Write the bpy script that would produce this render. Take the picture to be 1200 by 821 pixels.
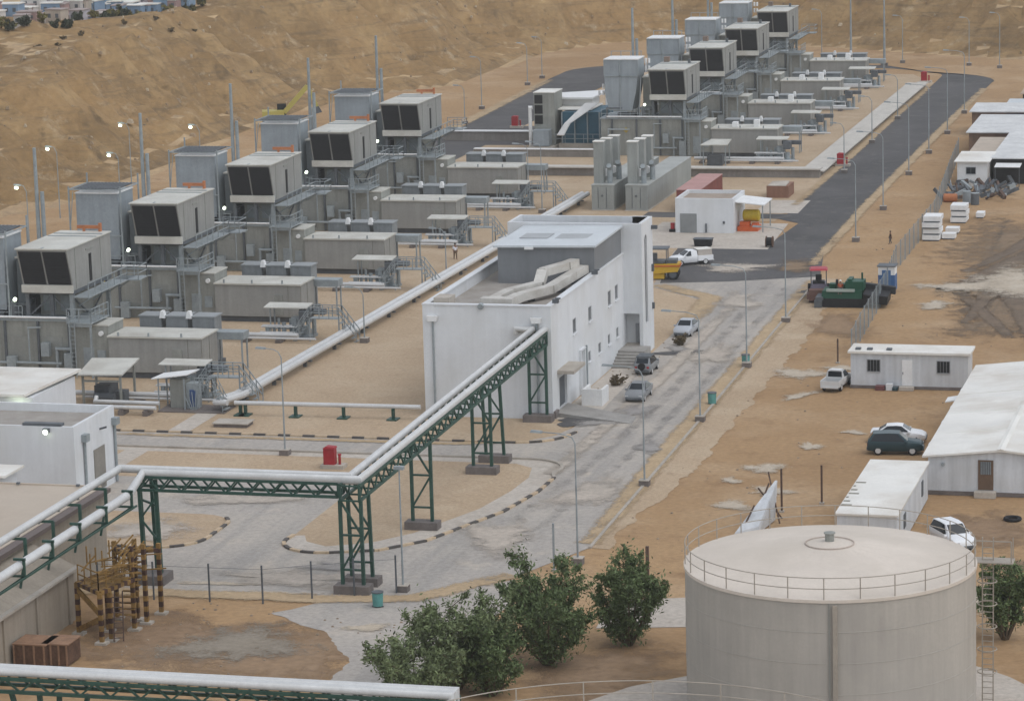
import bpy, math, random
from mathutils import Vector, Matrix, noise
R = math.radians
for o in list(bpy.data.objects): bpy.data.objects.remove(o)
scn = bpy.context.scene; col = scn.collection

# ------------------------------------------------------------------ camera
# world axes follow the plant: +Y runs along the rows of turbines, +X to the right of them
CAM_H = 50.0
yaw, pitch, roll = R(15.1), math.atan(720/3700), 0.028
R0 = Vector((math.cos(yaw), math.sin(yaw), 0)); F0 = Vector((-math.sin(yaw), math.cos(yaw), 0)); Z = Vector((0, 0, 1))
fw = F0*math.cos(pitch) - Z*math.sin(pitch); u0 = F0*math.sin(pitch) + Z*math.cos(pitch)
rr = R0*math.cos(roll) - u0*math.sin(roll); uu = R0*math.sin(roll) + u0*math.cos(roll)
cam = bpy.data.cameras.new('camera'); cob = bpy.data.objects.new('camera', cam); col.objects.link(cob)
m = Matrix((rr, uu, -fw)).transposed().to_4x4(); m.translation = (0, 0, CAM_H); cob.matrix_world = m
cam.sensor_width = 36; cam.lens = 3700/1200*36; cam.clip_start = 1; cam.clip_end = 6000
scn.camera = cob

# ------------------------------------------------------------------ sky, sun, exposure
SUN_EL, SUN_AZ = R(60), R(115)      # azimuth clockwise from +Y: high veiled sun from the right, slightly towards us
w = bpy.data.worlds.new('World'); scn.world = w; w.use_nodes = True
nt = w.node_tree; sky = nt.nodes.new('ShaderNodeTexSky'); sky.sky_type = 'NISHITA'; sky.sun_disc = False
sky.sun_elevation = SUN_EL; sky.sun_rotation = SUN_AZ; sky.dust_density = 0.5; sky.air_density = 1.0; sky.ozone_density = 0.6
nt.nodes['Background'].inputs[1].default_value = 0.15
hs = nt.nodes.new('ShaderNodeHueSaturation'); hs.inputs['Saturation'].default_value = .3
nt.links.new(sky.outputs[0], hs.inputs['Color']); nt.links.new(hs.outputs[0], nt.nodes['Background'].inputs[0])
sl = bpy.data.lights.new('sun', 'SUN'); sl.energy = 0.7; sl.angle = R(50); sl.color = (1, 0.98, 0.94)
so = bpy.data.objects.new('sun', sl); col.objects.link(so)
sd = Vector((math.sin(SUN_AZ)*math.cos(SUN_EL), math.cos(SUN_AZ)*math.cos(SUN_EL), math.sin(SUN_EL)))
so.rotation_euler = sd.to_track_quat('Z', 'Y').to_euler()
vs = scn.view_settings; scn.display_settings.display_device = 'sRGB'
vs.view_transform = 'Standard'; vs.look = 'None'; vs.gamma = 1; vs.exposure = 0.5; vs.use_curve_mapping = False

# ------------------------------------------------------------------ mesh helpers
OFF = {}
class MB:
    def __init__(s): s.v = []; s.f = []; s.m = []; s.p = []
    def add(s, vs, fs, mi=0):
        s.p.append((len(s.v), len(s.f))); b = len(s.v); s.v += [tuple(p) for p in vs]; s.f += [tuple(b+i for i in f) for f in fs]; s.m += [mi]*len(fs); return s
    def box(s, x0, x1, y0, y1, z0, z1, mi=0):
        return s.add([(x, y, z) for z in (z0, z1) for y in (y0, y1) for x in (x0, x1)],
                     [(0,2,3,1),(4,5,7,6),(0,1,5,4),(2,6,7,3),(0,4,6,2),(1,3,7,5)], mi)
    def hexa(s, p, mi=0):   # 8 points: bottom loop of four, then top loop of four
        return s.add(p, [(3,2,1,0),(4,5,6,7),(0,1,5,4),(1,2,6,5),(2,3,7,6),(3,0,4,7)], mi)
    def bar(s, p, q, w=.1, h=None, mi=0):
        h = h or w; p = Vector(p); q = Vector(q); d = (q-p).normalized()
        a = d.cross(Z) if abs(d.z) < .95 else d.cross(Vector((0, 1, 0)))
        a.normalize(); b = a.cross(d); a = a*w/2; b = b*h/2
        return s.hexa([p-a-b, p+a-b, p+a+b, p-a+b, q-a-b, q+a-b, q+a+b, q-a+b], mi)
    def tube(s, pts, r, n=10, mi=0, cap=True):
        pts = [Vector(p) for p in pts]; b0 = len(s.v); s.p.append((b0, len(s.f))); rs = r if isinstance(r, (list, tuple)) else [r]*len(pts)
        a = None
        for i, p in enumerate(pts):
            d = ((pts[min(i+1, len(pts)-1)]-p).normalized() + (p-pts[max(i-1, 0)]).normalized()).normalized()
            if a is None: a = d.cross(Z) if abs(d.z) < .9 else d.cross(Vector((0, 1, 0)))
            else: a = a - d*a.dot(d)
            a.normalize(); b = d.cross(a)
            k = 1.0
            if 0 < i < len(pts)-1:
                c = (pts[i+1]-p).normalized().dot((p-pts[i-1]).normalized()); k = 1/max(.5, math.sqrt((1+c)/2))
            for j in range(n):
                t = 2*math.pi*j/n; s.v.append(tuple(p + (a*math.cos(t) + b*math.sin(t))*rs[i]*(k if c_on else 1)))
        for i in range(len(pts)-1):
            for j in range(n):
                j2 = (j+1) % n; s.f.append((b0+i*n+j, b0+i*n+j2, b0+(i+1)*n+j2, b0+(i+1)*n+j)); s.m.append(mi)
        if cap:
            s.f.append(tuple(b0+n-1-j for j in range(n))); s.f.append(tuple(b0+(len(pts)-1)*n+j for j in range(n))); s.m += [mi, mi]
        return s
    def cyl(s, x, y, z0, z1, r, n=16, mi=0, r2=None):
        return s.tube([(x, y, z0), (x, y, z1)], [r, r if r2 is None else r2], n, mi)
    def poly(s, pts, z=None, mi=0):
        return s.add([(p[0], p[1], z if z is not None else p[2]) for p in pts], [tuple(range(len(pts)))], mi)
    def slab(s, pts, z0, z1, mi=0):
        n = len(pts); return s.add([(p[0], p[1], z0) for p in pts]+[(p[0], p[1], z1) for p in pts],
            [tuple(range(n-1, -1, -1)), tuple(range(n, 2*n))]+[(i, (i+1) % n, n+(i+1) % n, n+i) for i in range(n)], mi)
    def extr(s, prof, axis, a, b, mi=0):  # 2D profile extruded along an axis: 'x' profile is (y,z); 'y' profile is (x,z)
        n = len(prof); f = (lambda p, t: (t, p[0], p[1])) if axis == 'x' else (lambda p, t: (p[0], t, p[1]))
        return s.add([f(p, a) for p in prof]+[f(p, b) for p in prof],
            [tuple(range(n-1, -1, -1)), tuple(range(n, 2*n))]+[(i, (i+1) % n, n+(i+1) % n, n+i) for i in range(n)], mi)
    def rail(s, pts, h=1.05, step=1.6, w=.05, mids=1, mi=0):
        for p, q in zip(pts, pts[1:]):
            p = Vector(p); q = Vector(q); L = (q-p).length; k = max(1, round(L/step))
            for i in range(k+1):
                c = p.lerp(q, i/k); s.bar(c, c+Vector((0, 0, h)), w, mi=mi)
            for t in range(mids+1):
                z = Vector((0, 0, h*(t+1)/(mids+1))); s.bar(p+z, q+z, w, mi=mi)
        return s
    def build(s, name, mat, parent=None, smooth=False, loc=None):
        me = bpy.data.meshes.new(name)
        o = Vector(loc) if loc is not None else (OFF.get(parent.name, Vector()) if parent else Vector())
        me.from_pydata([(x-o.x, y-o.y, z-o.z) for x, y, z in s.v], [], s.f)
        for mm in (mat if isinstance(mat, (list, tuple)) else [mat]): me.materials.append(mm)
        if isinstance(mat, (list, tuple)): me.polygons.foreach_set('material_index', s.m)
        if smooth: me.polygons.foreach_set('use_smooth', [True]*len(s.f))
        me.validate(); me.update()
        ob = bpy.data.objects.new(name, me); col.objects.link(ob)
        if parent: ob.parent = parent; OFF[ob.name] = o
        elif loc is not None: ob.location = loc; OFF[ob.name] = o
        if smooth:
            try: me.set_sharp_from_angle(angle=R(40))
            except Exception: pass
        return ob
    def each(s, name, mat, parent=None):   # every piece becomes a part of its own
        out = []
        for (v0, f0), (v1, f1) in zip(s.p, s.p[1:]+[(len(s.v), len(s.f))]):
            b = MB(); b.v = s.v[v0:v1]; b.f = [tuple(i-v0 for i in f) for f in s.f[f0:f1]]; b.m = s.m[f0:f1]; out.append(b.build(name, mat, parent))
        return out
c_on = True
def tag(o, label=None, cat=None, group=None, kind=None):
    if label: o['label'] = label
    if cat: o['category'] = cat
    if group: o['group'] = group
    if kind: o['kind'] = kind
    return o
def T(name, label, cat, loc=(0, 0, 0), group=None, rz=0, local=False):
    o = bpy.data.objects.new(name, None); col.objects.link(o); o.empty_display_size = .3
    o.location = loc; o.rotation_euler = (0, 0, rz); OFF[o.name] = Vector() if local else Vector(loc)
    return tag(o, label, cat, group)
def copy_tree(o, parent=None):
    c = o.copy(); col.objects.link(c)
    if parent: c.parent = parent
    for ch in list(o.children): copy_tree(ch, c)
    return c
def dup(o, d, label=None, group=None):
    c = copy_tree(o); c.location = Vector(o.location)+Vector(d)
    return tag(c, label, None, group)

# ------------------------------------------------------------------ materials
MATS = {}
def mat(name, c, rough=.7, var=.12, scale=.6, streak=0, metal=0, fine=6, tint=None, bump=0, rust=None):
    """procedural paint / concrete / sheet: base colour broken by large and fine noise, rain streaks, optional rust"""
    if name in MATS: return MATS[name]
    mt = bpy.data.materials.new(name); mt.use_nodes = True; nt = mt.node_tree; N = nt.nodes; L = nt.links
    b = N['Principled BSDF']; b.inputs['Roughness'].default_value = rough; b.inputs['Metallic'].default_value = metal
    b.inputs['Specular IOR Level'].default_value = .3
    tc = N.new('ShaderNodeTexCoord'); oi = N.new('ShaderNodeObjectInfo')
    ad = N.new('ShaderNodeVectorMath'); ad.operation = 'ADD'; L.new(tc.outputs['Object'], ad.inputs[0])
    sc = N.new('ShaderNodeVectorMath'); sc.operation = 'SCALE'; sc.inputs['Scale'].default_value = 37
    cx = N.new('ShaderNodeCombineXYZ')
    for i in range(3): L.new(oi.outputs['Random'], cx.inputs[i])
    L.new(cx.outputs[0], sc.inputs[0]); L.new(sc.outputs[0], ad.inputs[1])
    def nz(s, det=4, vec=None):
        n = N.new('ShaderNodeTexNoise'); n.inputs['Scale'].default_value = s; n.inputs['Detail'].default_value = det
        n.inputs['Roughness'].default_value = .6
        L.new(vec or ad.outputs[0], n.inputs['Vector']); return n
    def mul(colin, fac, lo, hi):
        mr = N.new('ShaderNodeMapRange'); L.new(fac, mr.inputs[0]); mr.inputs[1].default_value = .3; mr.inputs[2].default_value = .7
        mr.inputs[3].default_value = lo; mr.inputs[4].default_value = hi
        v = N.new('ShaderNodeVectorMath'); v.operation = 'SCALE'; L.new(mr.outputs[0], v.inputs['Scale'])
        if isinstance(colin, tuple): v.inputs[0].default_value = colin[:3]
        else: L.new(colin, v.inputs[0])
        return v.outputs[0]
    c3 = tuple(c)
    x = mul(c3, nz(scale).outputs[0], 1-var, 1+var)
    x = mul(x, nz(fine, 3).outputs[0], 1-var*.6, 1+var*.6)
    if tint:
        mx = N.new('ShaderNodeMix'); mx.data_type = 'RGBA'; mr = N.new('ShaderNodeMapRange'); L.new(nz(scale*.7, 5).outputs[0], mr.inputs[0])
        mr.inputs[1].default_value = .45; mr.inputs[2].default_value = .7
        L.new(mr.outputs[0], mx.inputs[0]); L.new(x, mx.inputs[6]); mx.inputs[7].default_value = (*tint, 1); x = mx.outputs[2]
    if streak:
        mp = N.new('ShaderNodeMapping'); mp.inputs['Scale'].default_value = (1, 1, .06); L.new(ad.outputs[0], mp.inputs[0])
        x = mul(x, nz(2.2, 5, mp.outputs[0]).outputs[0], 1-streak, 1+streak*.3)
    if rust:
        mx = N.new('ShaderNodeMix'); mx.data_type = 'RGBA'; mr = N.new('ShaderNodeMapRange'); L.new(nz(1.1, 6).outputs[0], mr.inputs[0])
        mr.inputs[1].default_value = .56; mr.inputs[2].default_value = .66; mr.inputs[4].default_value = .8
        L.new(mr.outputs[0], mx.inputs[0]); L.new(x, mx.inputs[6]); mx.inputs[7].default_value = (*rust, 1); x = mx.outputs[2]
    L.new(x, b.inputs['Base Color'])
    if bump:
        bp = N.new('ShaderNodeBump'); bp.inputs['Strength'].default_value = bump; bp.inputs['Distance'].default_value = .1
        L.new(nz(fine).outputs[0], bp.inputs['Height']); L.new(bp.outputs[0], b.inputs['Normal'])
    MATS[name] = mt; return mt
def lamp_mat(name, c, s):
    mt = bpy.data.materials.new(name); mt.use_nodes = True; b = mt.node_tree.nodes['Principled BSDF']
    b.inputs['Emission Color'].default_value = (*c, 1); b.inputs['Emission Strength'].default_value = s; return mt
def ribbed(name, c, axis='x', freq=3.0, rough=.5, depth=.35, var=.1, streak=.15):
    """profiled sheet metal: fine ribs as bump"""
    mt = mat(name, c, rough, var, .4, streak); nt = mt.node_tree; N = nt.nodes; L = nt.links
    tc = N.new('ShaderNodeTexCoord'); wv = N.new('ShaderNodeTexWave'); wv.bands_direction = axis.upper(); wv.inputs['Scale'].default_value = freq
    L.new(tc.outputs['Object'], wv.inputs['Vector']); bp = N.new('ShaderNodeBump'); bp.inputs['Strength'].default_value = depth; bp.inputs['Distance'].default_value = .05
    L.new(wv.outputs['Fac'], bp.inputs['Height']); L.new(bp.outputs[0], N['Principled BSDF'].inputs['Normal']); return mt
M_beige = mat('beige_cladding', (.285, .283, .266), .6, .08, .5, .14)
M_beige_roof = mat('beige_roof_sheet', (.53, .52, .47), .6, .1, .5, 0, tint=(.43, .41, .36))
M_encl = mat('grey_beige_panel', (.275, .28, .255), .6, .12, .5, .2)
M_dark = mat('dark_louvre', (.016, .016, .018), .6, .2, 2)
M_steel = mat('grey_galvanised_steel', (.27, .30, .31), .5, .15, 1.2)
M_steel_d = mat('dark_grey_steel', (.10, .11, .12), .55, .2, 1)
M_blue = mat('blue_grey_duct', (.29, .325, .35), .5, .12, .5, .15)
M_rusty = mat('rusty_brown_steel', (.10, .065, .05), .8, .3, 1)
M_orange = mat('orange_primer', (.42, .16, .07), .7, .2, 1)
M_silver = mat('aluminium_cladding', (.57, .57, .56), .42, .08, .8, metal=.1)
M_green = mat('green_painted_steel', (.03, .075, .058), .5, .2, 1.5)
M_conc = mat('concrete', (.42, .38, .33), .85, .15, .5, tint=(.33, .29, .24))
M_conc_d = mat('dark_concrete_plinth', (.16, .14, .13), .85, .2, 1)
M_white = mat('white_render', (.65, .665, .68), .8, .05, .35, .07, tint=(.60, .605, .60))
M_whiter = mat('white_painted_sheet', (.74, .74, .73), .55, .06, .5, .06)
M_cabin = mat('pale_cabin_wall', (.58, .60, .62), .6, .07, .4, .2, tint=(.53, .535, .53))
M_roofw = mat('white_metal_roof', (.74, .72, .67), .5, .08, .3, 0, tint=(.58, .53, .46))
M_glass = mat('dark_glass', (.02, .025, .03), .12, .1, 1)
M_black = mat('black_rubber', (.018, .018, .02), .8, .2, 3)
M_red = mat('red_paint', (.33, .022, .03), .5, .12, 1)
M_lamp = lamp_mat('lit_lamp', (.86, 1, .74), 4)
M_grey_pent = mat('grey_metal_cladding', (.19, .20, .21), .55, .07, .4, .1)
M_wood = mat('brown_wood', (.11, .062, .04), .85, .25, 1.5)

# ------------------------------------------------------------------ ground materials
def gmat(name, cols, scales=(.03, .12, .5), fine=2.5, rough=.95, bump=.25, tracks=None, gloss=None, feather=False, strata=None):
    """earth: three tones mixed by noise of falling size, grain, optional wheel tracks along +Y, optional damp gloss"""
    mt = bpy.data.materials.new(name); mt.use_nodes = True; nt = mt.node_tree; N = nt.nodes; L = nt.links
    b = N['Principled BSDF']; b.inputs['Roughness'].default_value = rough; b.inputs['Specular IOR Level'].default_value = .2
    tc = N.new('ShaderNodeTexCoord'); vec = tc.outputs['Object']
    def nz(s, d=6, v=None, rg=.6, dist=0):
        n = N.new('ShaderNodeTexNoise'); n.inputs['Scale'].default_value = s; n.inputs['Detail'].default_value = d
        n.inputs['Roughness'].default_value = rg; n.inputs['Distortion'].default_value = dist; L.new(v or vec, n.inputs['Vector']); return n.outputs[0]
    def rng(i, a, c, lo=0, hi=1):
        mr = N.new('ShaderNodeMapRange'); L.new(i, mr.inputs[0]); mr.inputs[1].default_value = a; mr.inputs[2].default_value = c
        mr.inputs[3].default_value = lo; mr.inputs[4].default_value = hi; return mr.outputs[0]
    def mix(f, a, c):
        mx = N.new('ShaderNodeMix'); mx.data_type = 'RGBA'; L.new(f, mx.inputs[0])
        for k, q in ((6, a), (7, c)):
            if isinstance(q, tuple): mx.inputs[k].default_value = (*q, 1)
            else: L.new(q, mx.inputs[k])
        return mx.outputs[2]
    x = mix(rng(nz(scales[0], dist=.6), .4, .62), cols[0], cols[1])
    x = mix(rng(nz(scales[1], dist=.3), .48, .72), x, cols[2])
    if len(cols) > 3: x = mix(rng(nz(scales[2], 7), .56, .74), x, cols[3])
    if tracks:
        mp = N.new('ShaderNodeMapping'); mp.inputs['Scale'].default_value = tracks[1]; mp.inputs['Rotation'].default_value = (0, 0, tracks[2]); L.new(vec, mp.inputs[0])
        x = mix(rng(nz(1, 5, mp.outputs[0], .65, .4), .5, .68, 0, .7), x, tracks[0])
    if strata:
        mp = N.new('ShaderNodeMapping'); mp.inputs['Scale'].default_value = (.06, .06, 1.1); L.new(vec, mp.inputs[0])
        x = mix(rng(nz(1, 6, mp.outputs[0], .7, .5), .5, .7, 0, .75), x, strata[0]); x = mix(rng(nz(.32, 10, rg=.8), .55, .70, 0, .8), x, strata[1])
    g = rng(nz(fine, 5), .25, .75, .82, 1.18); v = N.new('ShaderNodeVectorMath'); v.operation = 'SCALE'; L.new(x, v.inputs[0]); L.new(g, v.inputs['Scale'])
    L.new(v.outputs[0], b.inputs['Base Color'])
    if gloss: L.new(rng(nz(gloss, 3), .4, .6, .35, rough), b.inputs['Roughness'])
    bp = N.new('ShaderNodeBump'); bp.inputs['Strength'].default_value = bump; bp.inputs['Distance'].default_value = .25
    L.new(nz(fine*.5, 8), bp.inputs['Height']); L.new(bp.outputs[0], b.inputs['Normal'])
    if feather:   # ragged stippled edge: the patch thins out towards its rim
        at = N.new('ShaderNodeAttribute'); at.attribute_name = 'edge'
        def addn(u, v):
            ad = N.new('ShaderNodeMath'); ad.operation = 'ADD'; L.new(u, ad.inputs[0]); L.new(v, ad.inputs[1]); return ad.outputs[0]
        e = addn(addn(at.outputs['Fac'], rng(nz(.6, 5), .3, .7, -.3, .3)), rng(nz(9, 4, rg=.8), .3, .7, -.6, .6))
        gt = N.new('ShaderNodeMath'); gt.operation = 'GREATER_THAN'; gt.inputs[1].default_value = .5; L.new(e, gt.inputs[0]); L.new(gt.outputs[0], b.inputs['Alpha'])
    return mt
G_sand = gmat('desert_sand', [(0.390, 0.252, 0.134), (0.327, 0.207, 0.109), (0.433, 0.302, 0.182), (0.264, 0.163, 0.087)], (.025, .1, .35))
G_hill = gmat('rocky_hillside', [(0.296, 0.187, 0.086), (0.217, 0.139, 0.065), (0.365, 0.244, 0.118), (0.124, 0.083, 0.043)], (.05, .14, .4), fine=1.1, bump=1, strata=((.14, .10, .06), (.46, .37, .25)))
G_plat = gmat('plateau_sand', [(0.455, 0.319, 0.179), (0.381, 0.262, 0.149), (0.505, 0.366, 0.215), (0.271, 0.188, 0.112)], (.04, .13, .3), fine=1.5, bump=.5, tracks=((.24, .185, .125), (.25, .03, 1), -.35))
G_yard = gmat('yard_gravel', [(0.443, 0.333, 0.226), (0.401, 0.298, 0.197), (0.484, 0.380, 0.267), (0.366, 0.269, 0.180)], (.06, .2, .7), fine=4)
G_road = gmat('dusty_grey_road', [(0.406, 0.368, 0.328), (0.343, 0.316, 0.288), (0.444, 0.400, 0.347), (0.495, 0.432, 0.360)], (.05, .13, .3), fine=3,
              tracks=((.30, .283, .263), (.55, .035, 1), 0), bump=.1)
G_asph = gmat('new_asphalt', [(0.099, 0.096, 0.097), (0.078, 0.077, 0.077), (0.125, 0.121, 0.120), (0.159, 0.149, 0.140)], (.05, .15, .5), fine=5,
              tracks=((.105, .10, .095), (.5, .03, 1), .03), bump=.1)
G_pave = gmat('pale_concrete_slab', [(0.482, 0.431, 0.375), (0.437, 0.386, 0.330), (0.515, 0.470, 0.414), (0.370, 0.325, 0.274)], (.1, .3, .9), fine=3, bump=.1)
G_mud = gmat('dark_mud', [(0.230, 0.158, 0.097), (0.193, 0.136, 0.086), (0.258, 0.185, 0.115), (0.156, 0.110, 0.072)], (.06, .2, .5), fine=2,
             tracks=((.09, .075, .06), (.6, .05, 1), .1), bump=.5, rough=.8, feather=True)
G_rut = gmat('wet_wheel_rut', [(0.158, 0.112, 0.075), (0.126, 0.092, 0.062), (0.200, 0.141, 0.088), (0.105, 0.078, 0.055)], (.1, .3, .8), fine=2, bump=.4, rough=.7, feather=True)
G_drift = gmat('drifted_sand', [(0.440, 0.326, 0.203), (0.396, 0.291, 0.180), (0.473, 0.357, 0.230)], (.1, .3, .8), fine=3, feather=True, bump=.05)
G_worn = gmat('worn_dark_paving', [(0.306, 0.285, 0.267), (0.281, 0.263, 0.248), (0.338, 0.312, 0.286)], (.1, .3, .8), fine=3, feather=True, bump=.05)
G_dust = gmat('pale_road_dust', [(0.456, 0.396, 0.336), (0.408, 0.360, 0.306), (0.492, 0.432, 0.366)], (.1, .3, .8), fine=3, feather=True, bump=.05)
G_damp = gmat('damp_brown_sand', [(0.296, 0.199, 0.121), (0.260, 0.173, 0.106), (0.325, 0.224, 0.145), (0.217, 0.148, 0.097)], (.08, .25, .7), fine=2, feather=True)
G_pale = gmat('dried_pale_mud', [(0.484, 0.410, 0.316), (0.440, 0.367, 0.281), (0.528, 0.464, 0.377)], (.2, .5, 1), fine=3, rough=.7, bump=.1, feather=True)
G_pud = gmat('wet_mud_puddle', [(0.268, 0.225, 0.171), (0.241, 0.201, 0.152), (0.288, 0.245, 0.191)], (.2, .5, 1), fine=3, rough=.6, bump=.04, feather=True)

# ------------------------------------------------------------------ terrain: plant floor, cut bank and plateau in one sheet
FOOT = [(-170, -200), (-160, 150), (-144, 312), (-138, 330), (-139, 360), (-142, 402), (-138, 430), (-128, 444), (-126, 490), (-119, 506),
        (-107, 513), (-76, 496), (-47, 478), (-10, 470), (60, 452), (160, 420), (400, 380), (600, 300), (600, -200)]
def foot_dist(x, y):
    p = Vector((x, y)); best = 1e9; ins = False; n = len(FOOT)
    for i in range(n):
        a = Vector(FOOT[i]); c = Vector(FOOT[(i+1) % n])
        if i < n-3:
            ab = c-a; t = max(0, min(1, (p-a).dot(ab)/ab.length_squared)); best = min(best, (p-a-ab*t).length)
        if (a.y > y) != (c.y > y) and x < (c.x-a.x)*(y-a.y)/(c.y-a.y)+a.x: ins = not ins
    return 0 if ins else best
def sst(t): t = max(0, min(1, t)); return t*t*(3-2*t)
def hz(x, y):
    d = foot_dist(x, y)
    if d <= 0: return 0
    v = Vector((x, y, 0)); right = sst((x+75)/50)
    wob = noise.noise(v*.03)*6*sst(d/8)
    t_ = max(0, min(1, (d+wob*sst(d/8))/17)); top = (5.6+6.9*sst((y-318)/66)+noise.noise(v*.012)*1.2)*(.75*t_+.25*sst(t_))
    bench = 3.6*sst((d+wob*.5)/6) + 9*sst((d-16+wob)/34)
    sl = v.y*(1-right)+v.x*right; gl = 1-abs(noise.noise(Vector((sl*.13, d*.02, 3)))*2); gl = max(0, gl)**2*1.9 + max(0, 1-abs(noise.noise(Vector((sl*.36, d*.05, 9)))*2.2))**2*.7
    h = top*(1-right) + bench*right + .012*max(0, d-20)
    h -= gl*sst(d/7)*(1-sst((d-15)/8)); h += .42*math.sin(h*2.3+noise.noise(v*.05)*3)*sst(d/5)*(1-sst((d-22)/10))
    h += sst(d/6)*(1-sst((d-34)/16)*.75)*(noise.fractal(v*.055, 1, 2, 3)*1.5 + noise.fractal(v*.14, 1, 2, 5)*1.0 + noise.fractal(v*.45, 1, 2, 3)*.6)
    if x < -135 and 320 < y < 450: h += 1.1*math.exp(-(crest_dist(x, y)/2.4)**2)*(.6+.5*noise.noise(v*.3))
    return h
CREST = [Vector(q) for q in ((-149, 330), (-156, 352), (-158.5, 373), (-156, 384), (-153, 400), (-150, 421), (-143, 440))]
def crest_dist(x, y):
    q = Vector((x, y)); best = 99
    for a, c in zip(CREST, CREST[1:]):
        t = max(0, min(1, (q-a).dot(c-a)/(c-a).length_squared)); best = min(best, (q-a-(c-a)*t).length)
    return best
def axis(lo, hi, bands):
    out = [lo]
    while out[-1] < hi:
        s = 40
        for a, c, st in bands:
            if a <= out[-1] < c: s = st
        out.append(out[-1]+s)
    return out
xs = axis(-3000, 3000, [(-600, 400, 14), (-215, -100, 1.5), (-100, 20, 2.0)]); ys = axis(-1000, 4000, [(-100, 900, 14), (296, 545, 1.6)])
gb = MB(); gb.v = [(x, y, hz(x, y)) for y in ys for x in xs]; nx = len(xs)
for j in range(len(ys)-1):
    for i in range(nx-1):
        a = j*nx+i; gb.f.append((a, a+1, a+nx+1, a+nx)); zs = [gb.v[q][2] for q in (a, a+1, a+nx, a+nx+1)]; sl_ = (max(zs)-min(zs))/max(1, xs[i+1]-xs[i]); gb.m.append(0 if max(zs) < .05 else 1 if sl_ > .26 else 2)
tag(gb.build('ground', [G_sand, G_hill, G_plat], smooth=True), kind='structure')

LV = 0
def sheet(name, pts, m, lv, kind='structure', wob=0, seed=0, sub=.4):
    """flat ground sheet lying 4 mm x lv above the sand; wob makes its edge ragged"""
    if wob:
        rnd = random.Random(seed); out = []
        for p, q in zip(pts, pts[1:]+pts[:1]):
            p = Vector(p); q = Vector(q); k = max(1, int((q-p).length/sub))
            for i in range(k):
                c = p.lerp(q, i/k); n_ = noise.noise(Vector((c.x*.35, c.y*.35, seed)))*2.2+noise.noise(Vector((c.x*1.6, c.y*1.6, seed+5)))*.9; out.append((c.x+n_*wob, c.y+noise.noise(Vector((c.y, c.x, seed)))*wob))
        pts = out
    return tag(MB().poly([(p[0], p[1]) for p in pts], .02+.004*lv).build(name, m), kind=kind)
PZ = [0]
def feathered(name, pts, m, lv, k=.22):
    n = len(pts); cx, cy = sum(q[0] for q in pts)/n, sum(q[1] for q in pts)/n; z = .02+.004*lv
    PZ[0] += 1; z += .0006*PZ[0]; vs = [(cx, cy, z)]+[(cx+(x-cx)*k, cy+(y-cy)*k, z) for x, y in pts]+[(cx+(x-cx)*1.3, cy+(y-cy)*1.3, z) for x, y in pts]
    b = MB().add(vs, [(0, 1+i, 1+(i+1) % n) for i in range(n)]+[(1+i, 1+n+i, 1+n+(i+1) % n, 1+(i+1) % n) for i in range(n)]); o = b.build(name, m)
    o.data.attributes.new('edge', 'FLOAT', 'POINT').data.foreach_set('value', [1.0]*(n+1)+[0.0]*n); return tag(o, kind='structure')
def track(name, P, w, m, lv, full=1.0):
    vs = []; e = []; n = len(P); PZ[0] += 1; z = .02+.004*lv+.0006*PZ[0]
    for i, q in enumerate(P):
        d = (Vector(P[min(i+1, n-1)])-Vector(P[max(i-1, 0)])).normalized(); s = Vector((-d.y, d.x))
        for t, a in ((-1, 0), (-.35, 1), (.35, 1), (1, 0)): c = Vector(q)+s*w*t; vs.append((c.x, c.y, z)); e.append(a*full*(0.6 if i in (0, n-1) else 1.0))
    o = MB().add(vs, [(i*4+j, i*4+j+1, i*4+j+5, i*4+j+4) for i in range(n-1) for j in range(3)]).build(name, m)
    o.data.attributes.new('edge', 'FLOAT', 'POINT').data.foreach_set('value', e); return tag(o, kind='structure')
def blob(name, cx, cy, rx, ry, m, lv, seed=0, rz=0):
    rnd = random.Random(seed); n = 40; pts = []
    ph = [rnd.uniform(0, 6.28) for _ in range(5)]
    for i in range(n):
        t = 2*math.pi*i/n; k = 1+.22*math.sin(2*t+ph[0])+.16*math.sin(3*t+ph[1])+.12*math.sin(5*t+ph[2])+.08*math.sin(9*t+ph[3])
        a, c = rx*k*math.cos(t), ry*k*math.sin(t); pts.append((cx+a*math.cos(rz)-c*math.sin(rz), cy+a*math.sin(rz)+c*math.cos(rz)))
    return feathered(name, pts, m, lv)
def arc(cx, cy, r, a0, a1, n=8): return [(cx+r*math.cos(R(a0+(a1-a0)*i/n)), cy+r*math.sin(R(a0+(a1-a0)*i/n))) for i in range(n+1)]

sheet('yard_gravel', [(-122, 214), (-58.5, 214), (-55, 216), (-55, 279), (-63.5, 300), (-63.5, 318.6), (-57.5, 318.6), (-57.5, 447), (-62, 458), (-104, 466), (-104.5, 394), (-113, 388), (-122, 330)], G_yard, 1)
road = [(-100, 171), (-58, 171.3), (-53, 172.2), (-48.5, 178.5), (-45.6, 186), (-46.2, 225), (-47.0, 262), (-47.6, 287), (-55.2, 284), (-61.5, 299), (-64, 299.5), (-61.8, 279), (-55.3, 272), (-54.9, 226), (-54.8, 220), (-55.5, 217), (-58, 214.2), (-100, 214.2)]
sheet('grey_road', road, G_road, 2)
sheet('service_path', [(-58, 171.6), (-60.5, 168.6), (-56.5, 165.5), (-53.3, 160.5), (-52.2, 154), (-51, 140), (-43, 140), (-45.5, 154), (-47.6, 164), (-47.0, 172), (-48.5, 178), (-53, 172.4)], G_road, 1, wob=.25, seed=3)
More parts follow.
